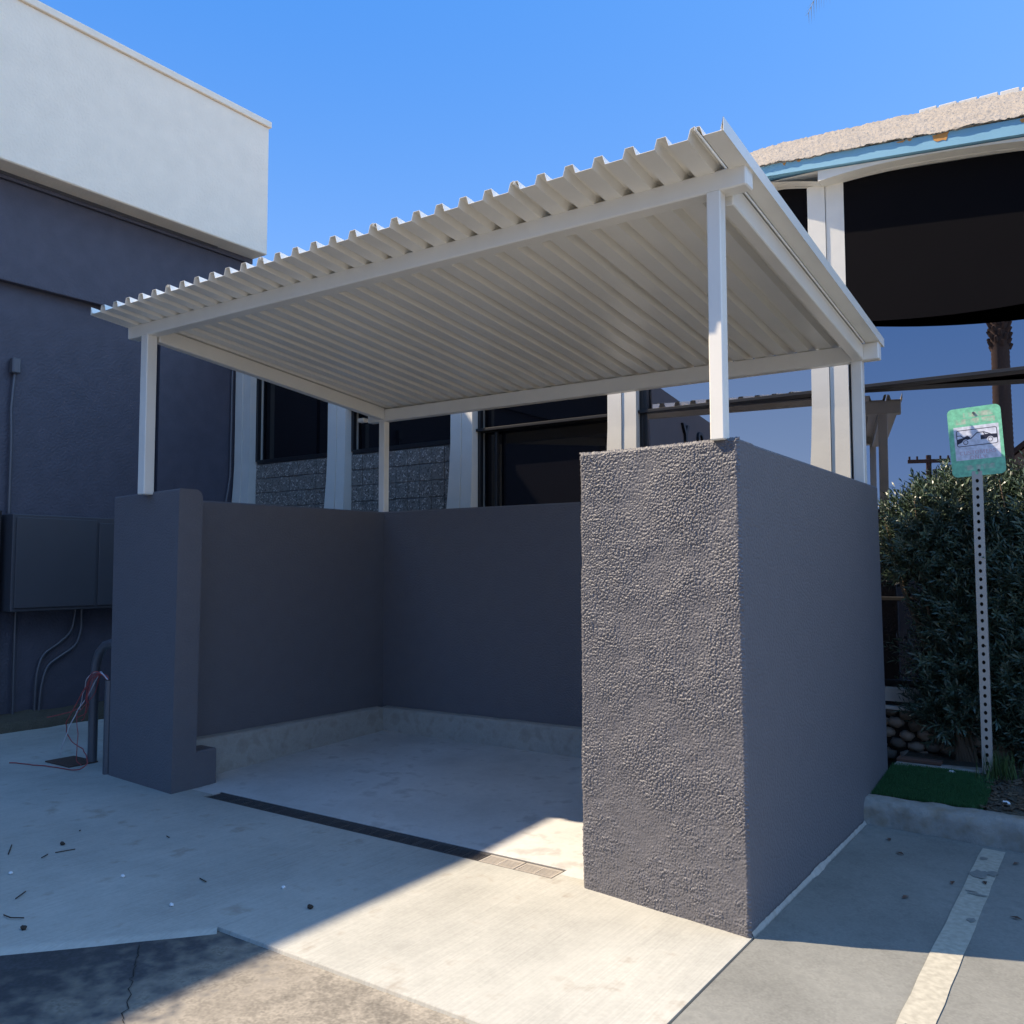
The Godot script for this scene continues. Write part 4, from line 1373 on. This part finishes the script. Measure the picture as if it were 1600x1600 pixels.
func shrub(label: String, at: Vector3, lobes: Array, count: int, branches: Array, tint: Color):
	var s := thing("shrub", label, "shrub", at, "needle leaved shrubs in the planting strip")
	var xf := []
	var cs := []
	var tot := 0.0
	for l in lobes:
		tot += l[1].x * l[1].y * l[1].z
	for l in lobes:
		var c: Vector3 = l[0]
		var rr: Vector3 = l[1]
		var dens: float = l[2] if l.size() > 2 else 1.0
		var n := int(count * rr.x * rr.y * rr.z / tot * dens)
		for i in n:
			var d := Vector3(rng.randfn(), rng.randfn(), rng.randfn()).normalized()
			var q := pow(rng.randf(), 0.42)
			var wob := 1.0 + 0.22 * sin(d.x * 7.0 + c.x * 5.0) * cos(d.y * 6.0 + c.y * 3.0) + 0.15 * sin(d.z * 9.0 + d.y * 8.0)
			var p := c + d * rr * q * wob
			var up := (d * 0.8 + Vector3(0, 0.7, 0) + Vector3(rng.randfn(), rng.randfn(), rng.randfn()) * 0.35).normalized()
			var bx := up.cross(Vector3.RIGHT if absf(up.x) < 0.8 else Vector3.BACK).normalized()
			var b := Basis(bx, up, bx.cross(up)).rotated(up, rng.randf() * TAU).scaled(Vector3.ONE * rng.randf_range(0.6, 1.45))
			xf.append(Transform3D(b, p))
			var g := rng.randf_range(0.65, 1.35)
			cs.append(Color(tint.r * g, tint.g * g, tint.b * g))
	scatter("foliage", sprig_mesh(), xf, cs, s).set_meta("kind", "stuff")
	for b in branches:
		var mb := MB.new()
		mb.tube(b[0], b[1], 6)
		part("branch", mb, M.branch, s)

func make_plants():
	var tint := Color(0.055, 0.085, 0.055)
	var br := []
	for k in 7:
		var a := k * 0.9
		br.append([[Vector3(0.02 * k, 0, 0.0), Vector3(-0.05 + 0.07 * cos(a), 0.6, 0.05 * sin(a)), Vector3(-0.12 + 0.22 * cos(a), 1.2, 0.10 * sin(a)), Vector3(-0.12 + 0.34 * cos(a), 1.75 + 0.1 * sin(k), 0.16 * sin(a))], [0.016, 0.012, 0.009, 0.005]])
	br.append([[Vector3(0, 0.7, 0.05), Vector3(-0.14, 0.92, 0.10), Vector3(-0.28, 1.02, 0.12)], [0.009, 0.007, 0.004]])
	br.append([[Vector3(0, 0.55, 0.05), Vector3(-0.16, 0.66, 0.10), Vector3(-0.30, 0.72, 0.12)], [0.008, 0.006, 0.003]])
	br.append([[Vector3(0, 1.0, 0.08), Vector3(-0.12, 1.25, 0.12), Vector3(-0.27, 1.42, 0.14)], [0.009, 0.007, 0.004]])
	shrub("loose needle leaved shrub with bare lower branches left of the sign post", Vector3(-1.0, 0.19, -6.91), [
		[Vector3(-0.12, 1.62, 0.0), Vector3(0.30, 0.26, 0.15)],
		[Vector3(0.10, 1.78, -0.02), Vector3(0.24, 0.20, 0.17)],
		[Vector3(-0.24, 1.42, 0.06), Vector3(0.16, 0.18, 0.14), 0.8],
		[Vector3(0.16, 1.40, 0.02), Vector3(0.24, 0.36, 0.15)],
		[Vector3(0.10, 1.05, 0.05), Vector3(0.22, 0.34, 0.15)],
		[Vector3(0.08, 0.65, 0.04), Vector3(0.24, 0.34, 0.15)],
		[Vector3(-0.02, 0.36, 0.04), Vector3(0.22, 0.18, 0.15), 0.9],
		[Vector3(-0.14, 0.72, 0.05), Vector3(0.12, 0.10, 0.12), 0.4]], 3600, br, tint)
	var br2 := []
	for k in 8:
		var a := k * 0.8
		br2.append([[Vector3(0.03 * k - 0.1, 0, 0.0), Vector3(0.1 * cos(a), 0.7, 0.08 * sin(a)), Vector3(0.26 * cos(a), 1.4, 0.16 * sin(a)), Vector3(0.36 * cos(a), 1.95, 0.2 * sin(a))], [0.018, 0.014, 0.010, 0.005]])
	br2.append([[Vector3(-0.08, 1.25, 0.36), Vector3(-0.03, 1.5, 0.38), Vector3(0.06, 1.75, 0.36)], [0.012, 0.010, 0.006]])
	shrub("dense dark green shrub filling the right edge behind the sign post", Vector3(-0.40, 0.19, -6.92), [
		[Vector3(0.0, 1.60, 0.0), Vector3(0.40, 0.34, 0.17)],
		[Vector3(-0.14, 1.30, 0.03), Vector3(0.34, 0.45, 0.17)],
		[Vector3(0.20, 1.25, 0.0), Vector3(0.40, 0.50, 0.17)],
		[Vector3(-0.12, 0.75, 0.02), Vector3(0.36, 0.45, 0.17)],
		[Vector3(0.20, 0.70, 0.05), Vector3(0.40, 0.48, 0.17)],
		[Vector3(0.0, 0.32, 0.0), Vector3(0.42, 0.28, 0.17)]], 8000, br2, tint)
	shrub("dark green shrub further right along the planting strip", Vector3(0.55, 0.19, -6.84), [
		[Vector3(0.0, 1.5, 0.0), Vector3(0.45, 0.55, 0.17)],
		[Vector3(0.0, 0.75, 0.0), Vector3(0.5, 0.65, 0.32)]], 6000, br2, tint)

func frond(L: float, droop: float, m: Material, seed_: int) -> MB:
	var mb := MB.new()
	var r := RandomNumberGenerator.new()
	r.seed = seed_
	var pts := []
	var rad := []
	for i in 13:
		var t := i / 12.0
		pts.append(Vector3(L * (t - 0.25 * droop * t * t), L * (0.35 * t - droop * t * t), 0))
		rad.append(lerpf(0.025, 0.005, t))
	mb.tube(pts, rad, 5)
	for i in 44:
		var t := lerpf(0.15, 1.0, i / 43.0)
		var k := t * 12.0
		var a: Vector3 = pts[int(minf(k, 11))]
		var b: Vector3 = pts[int(minf(k, 11)) + 1]
		var p := a.lerp(b, k - int(minf(k, 11)))
		var dir := (b - a).normalized()
		for s in [-1.0, 1.0]:
			var ll := L * 0.22 * sin(PI * clampf(t * 0.85 + 0.1, 0, 1)) * r.randf_range(0.8, 1.15) + 0.06
			var o: Vector3 = (dir * 0.6 + Vector3(0, -0.45 * droop - 0.05, s * 0.8)).normalized() * ll
			var w := dir * 0.014
			mb.tri(p - w, p + w, p + o, Vector3.UP)
	return mb

func palm(called_label: String, at: Vector3, h: float, r: float, L: float, nf: int, stubs: float) -> Node3D:
	var s := thing("palm_tree", called_label, "palm tree", at)
	var mb := MB.new()
	var pts := []
	var rad := []
	var n := int(h / 0.07)
	for i in n + 1:
		var t := float(i) / n
		pts.append(Vector3(0.05 * sin(t * 2.0), h * t, 0))
		rad.append(r * (1.25 - 0.35 * minf(t * 1.6, 1.0)) * (1.0 + (0.035 if i % 2 else -0.02)))
	mb.tube(pts, rad, 14)
	part("trunk", mb, M.bark, s)
	# cut leaf stubs under the crown
	var ns := int(stubs * 40.0)
	for i in ns:
		var a := i * 2.4
		var y := h - stubs - 0.05 + stubs * i / ns
		var st := MB.new()
		var d := Vector3(cos(a), 0.0, sin(a))
		var c := Vector3(0.05 * sin(2.0), y, 0) + d * r * 0.85
		st.tube([c, c + d * 0.09 + Vector3(0, 0.14, 0)], [0.075, 0.045], 5)
		part("leaf_stub", st, M.bark, s)
	var fm := []
	for k in 4:
		fm.append(frond(L, [0.25, 0.5, 0.8, 1.05][k], M.frond, 40 + k).mesh(M.frond))
	for i in nf:
		var o := MeshInstance3D.new()
		o.name = "frond"
		o.mesh = fm[i * 4 / nf]
		o.position = Vector3(0.05 * sin(2.0), h, 0)
		o.rotation = Vector3(0, i * 2.399, [0.9, 0.55, 0.15, -0.15][i * 4 / nf])
		s.add_child(o, true)
	return s

# ------------------------------------------------------------------ what the glass mirrors, behind the camera
func make_surroundings():
	palm("palm tree with ringed trunk mirrored in the glass beside the sign", Vector3(2.53, -0.36, 14.0), 14.5, 0.265, 2.4, 28, 4.3)
	# palm beyond the roof whose hanging tip enters the picture at the top
	var p := palm("palm tree beyond the roof with one pale frond tip hanging into the sky", Vector3(-0.90, 0, -19.0), 16.2, 0.18, 2.7, 26, 1.2)
	var df := frond(5.6, 0.62, M.dry_frond, 77)
	var o := part("hanging_frond", df, M.dry_frond, p)
	o.position = Vector3(0, 16.2, 0)
	o.rotation = Vector3(0, PI, -0.213)
	# pergola
	var h := thing("tan_house", "two storey tan house with dark gabled roof mirrored at the right of the glass", "house", Vector3(2.75, -0.36, 14.5))
	boxpart("wall", Vector3(0, 0, 0.3), Vector3(7, 6.95, 6), M.tan_wall, h, 0.0)
	var mb := MB.new()
	mb.prism(PackedVector2Array([Vector2(0, 6.95), Vector2(7, 6.95), Vector2(3.5, 9.9)]), 6.0, 0.3)
	part("gable", mb, M.tan_wall, h)
	mb = MB.new()
	mb.prism(PackedVector2Array([Vector2(-0.3, 6.75), Vector2(3.5, 9.95), Vector2(7.3, 6.75), Vector2(7.3, 6.92), Vector2(3.5, 10.12), Vector2(-0.3, 6.92)]), 6.4, 0.0)
	part("roof", mb, M.brown_wood, h)
	var lw := thing("tan_shop", "low tan building with a dark lower front mirrored under the canopy", "building", Vector3(-1.1, -0.36, 14.0))
	boxpart("wall", Vector3(0, 4.45, 0), Vector3(2.7, 5.35, 5.0), M.tan_wall, lw, 0.0)
	boxpart("dark_front", Vector3(0.05, 0, 0.08), Vector3(2.65, 4.449, 4.95), M.frame_dark, lw, 0.0)
	for q in [[2.75, 40.0, "nearer wooden utility pole with crossarm mirrored above the shrub"], [4.6, 52.0, "farther wooden utility pole mirrored just right of the nearer one"]]:
		var u := thing("utility_pole", q[2], "utility pole", Vector3(q[0], -0.36, q[1]), "utility poles behind the lot")
		mb = MB.new()
		mb.tube([Vector3(0, 0, 0), Vector3(0, 12.4, 0)], [0.19, 0.14], 8)
		part("pole", mb, M.brown_wood, u)
		boxpart("crossarm", Vector3(-1.1, 11.95, -0.17), Vector3(1.1, 12.15, -0.02), M.brown_wood, u, 0.01)
		for x in [-1.0, -0.6, 0.6, 1.0]:
			mb = MB.new()
			mb.tube([Vector3(x, 12.151, -0.09), Vector3(x, 12.34, -0.09)], 0.06, 6)
			part("insulator", mb, M.brown_wood, u)
		mb = MB.new()
		mb.tube([Vector3(0.4, 10.6, -0.35), Vector3(0.4, 11.5, -0.35)], 0.26, 10)
		part("transformer", mb, M.pipe, u)
	# neighbouring building with dark letters high on its wall
	var sb := thing("lettered_building", "beige building with black letters mirrored in the glass over the tall pillar", "building", Vector3(-7.95, -0.36, 8.2))
	sb.rotation.y = -0.118
	boxpart("wall", Vector3(-6, 0, 0), Vector3(0, 5.74, 20.0), M.beige_wall, sb, 0.0)
	var z := 6.8
	for ch in ["Y", "O"]:
		var t := TextMesh.new()
		var f := SystemFont.new()
		f.font_names = PackedStringArray(["Droid Sans"])
		f.font_weight = 700
		t.font = f
		t.text = ch
		t.font_size = 96
		t.pixel_size = 0.0085
		t.depth = 0.08
		var lo := part("letter", t, M.letter, sb)
		lo.position = Vector3(0.05, 4.75, z)
		lo.scale = Vector3(3.5, 1.0, 1.0)
		lo.rotation.y = PI / 2
		z += 4.2

# ------------------------------------------------------------------ litter on the concrete
func make_litter():
	var tw := [[[-5.02, -2.44], [-5.17, -2.53]], [[-4.164, -2.013], [-4.10, -2.012], [-4.05, -2.045]], [[-4.811, -2.512], [-4.841, -2.56]], [[-4.84, -2.60], [-4.80, -2.69]], [[-3.844, -2.80], [-3.772, -2.783]], [[-4.32, -2.14], [-4.37, -2.21]], [[-4.60, -3.12], [-4.56, -3.11]], [[-5.10, -2.88], [-5.125, -2.90]]]
	var tl := ["straight dark twig at the left picture edge, farthest of the long ones", "bent dark twig nearest the dark pavement at the left edge", "short dark twig upright in the middle of the scattered twigs", "longer level twig just behind the short upright one on the apron", "short dark twig lying closest to the sunlit part of the apron", "slanting dark twig between the bent twig and the upright one", "tiny dark chip of twig halfway to the drain", "tiny twig fragment farthest back on the left of the apron"]
	for q in tw:
		var pts := []
		for p in q:
			pts.append(Vector3(p[0], 0.005 + rng.randf() * 0.006, p[1]))
		var mb := MB.new()
		mb.tube(pts, 0.003, 5)
		tag(part("twig", mb, M.twig, self), tl[tw.find(q)], "twig", "twigs scattered on the apron")
	var k := 0
	for p in [[-3.65, -2.509], [-4.187, -2.597], [-4.70, -2.30], [-3.40, -2.95]]:
		var mb := MB.new()
		blob(mb, Vector3(p[0], 0.007, p[1]), Vector3(0.012, 0.008, 0.010), 500 + k, 0.3, 5)
		tag(part("white_pebble", mb, M.scrap, self), ["tiny white pebble nearest the corner of the dark pavement", "tiny white pebble left of the middle of the shaded apron", "tiny white pebble at the left among the twigs", "tiny white pebble close to the shadow edge on the apron"][k], "pebble", "white pebbles on the apron")
		k += 1
	for p in [[-3.942, -1.99], [-4.95, -2.70], [-3.10, -2.85]]:
		var mb := MB.new()
		blob(mb, Vector3(p[0], 0.009, p[1]), Vector3(0.016, 0.010, 0.012), 520 + k, 0.3, 5)
		tag(part("dark_pebble", mb, M.twig, self), ["small black pebble just above the dark pavement at left", "small black pebble among the twigs farther back on the apron", "small black pebble close to the sunlit edge of the apron"][k - 4], "pebble", "dark pebbles on the apron")
		k += 1
	# dry leaves in the parking bay
	var li := -1
	var ll := ["dry brown leaf in the bay close to the tall wall", "dry brown leaf at the foot of the kerb beside the tall wall", "dry brown leaf right of the painted line near the kerb", "dry brown leaf lying on the painted line, second from the kerb", "dry brown leaf touching the left edge of the painted line", "dry brown leaf right of the painted line, farthest from the kerb", "dry brown leaf midway between wall and painted line"]
	for p in [[-1.05, -5.2], [-1.15, -5.42], [-0.52, -5.42], [-0.62, -5.0], [-0.75, -4.9], [-0.45, -4.6], [-0.9, -4.55]]:
		var mb := MB.new()
		li += 1
		var y := park_y(Vector2(p[0], p[1])) + 0.006
		var a := rng.randf() * TAU
		var d := Vector3(cos(a), 0, sin(a)) * 0.028
		var e := d.cross(Vector3.UP) * 0.4
		var c := Vector3(p[0], y, p[1])
		mb.tri(c - d, c + e + Vector3(0, 0.007, 0), c + d, Vector3.UP)
		mb.tri(c - d, c - e + Vector3(0, 0.006, 0), c + d, Vector3.UP)
		tag(part("dry_leaf", mb, M.brown_wood, self), ll[li], "leaf", "dry leaves in the parking bay")

func _ready():
	setup()
	make_materials()
	make_ground()
	make_left_building()
	make_rear_building()
	make_enclosure()
	make_cover()
	make_sign()
	make_plants()
	make_surroundings()
	make_litter()
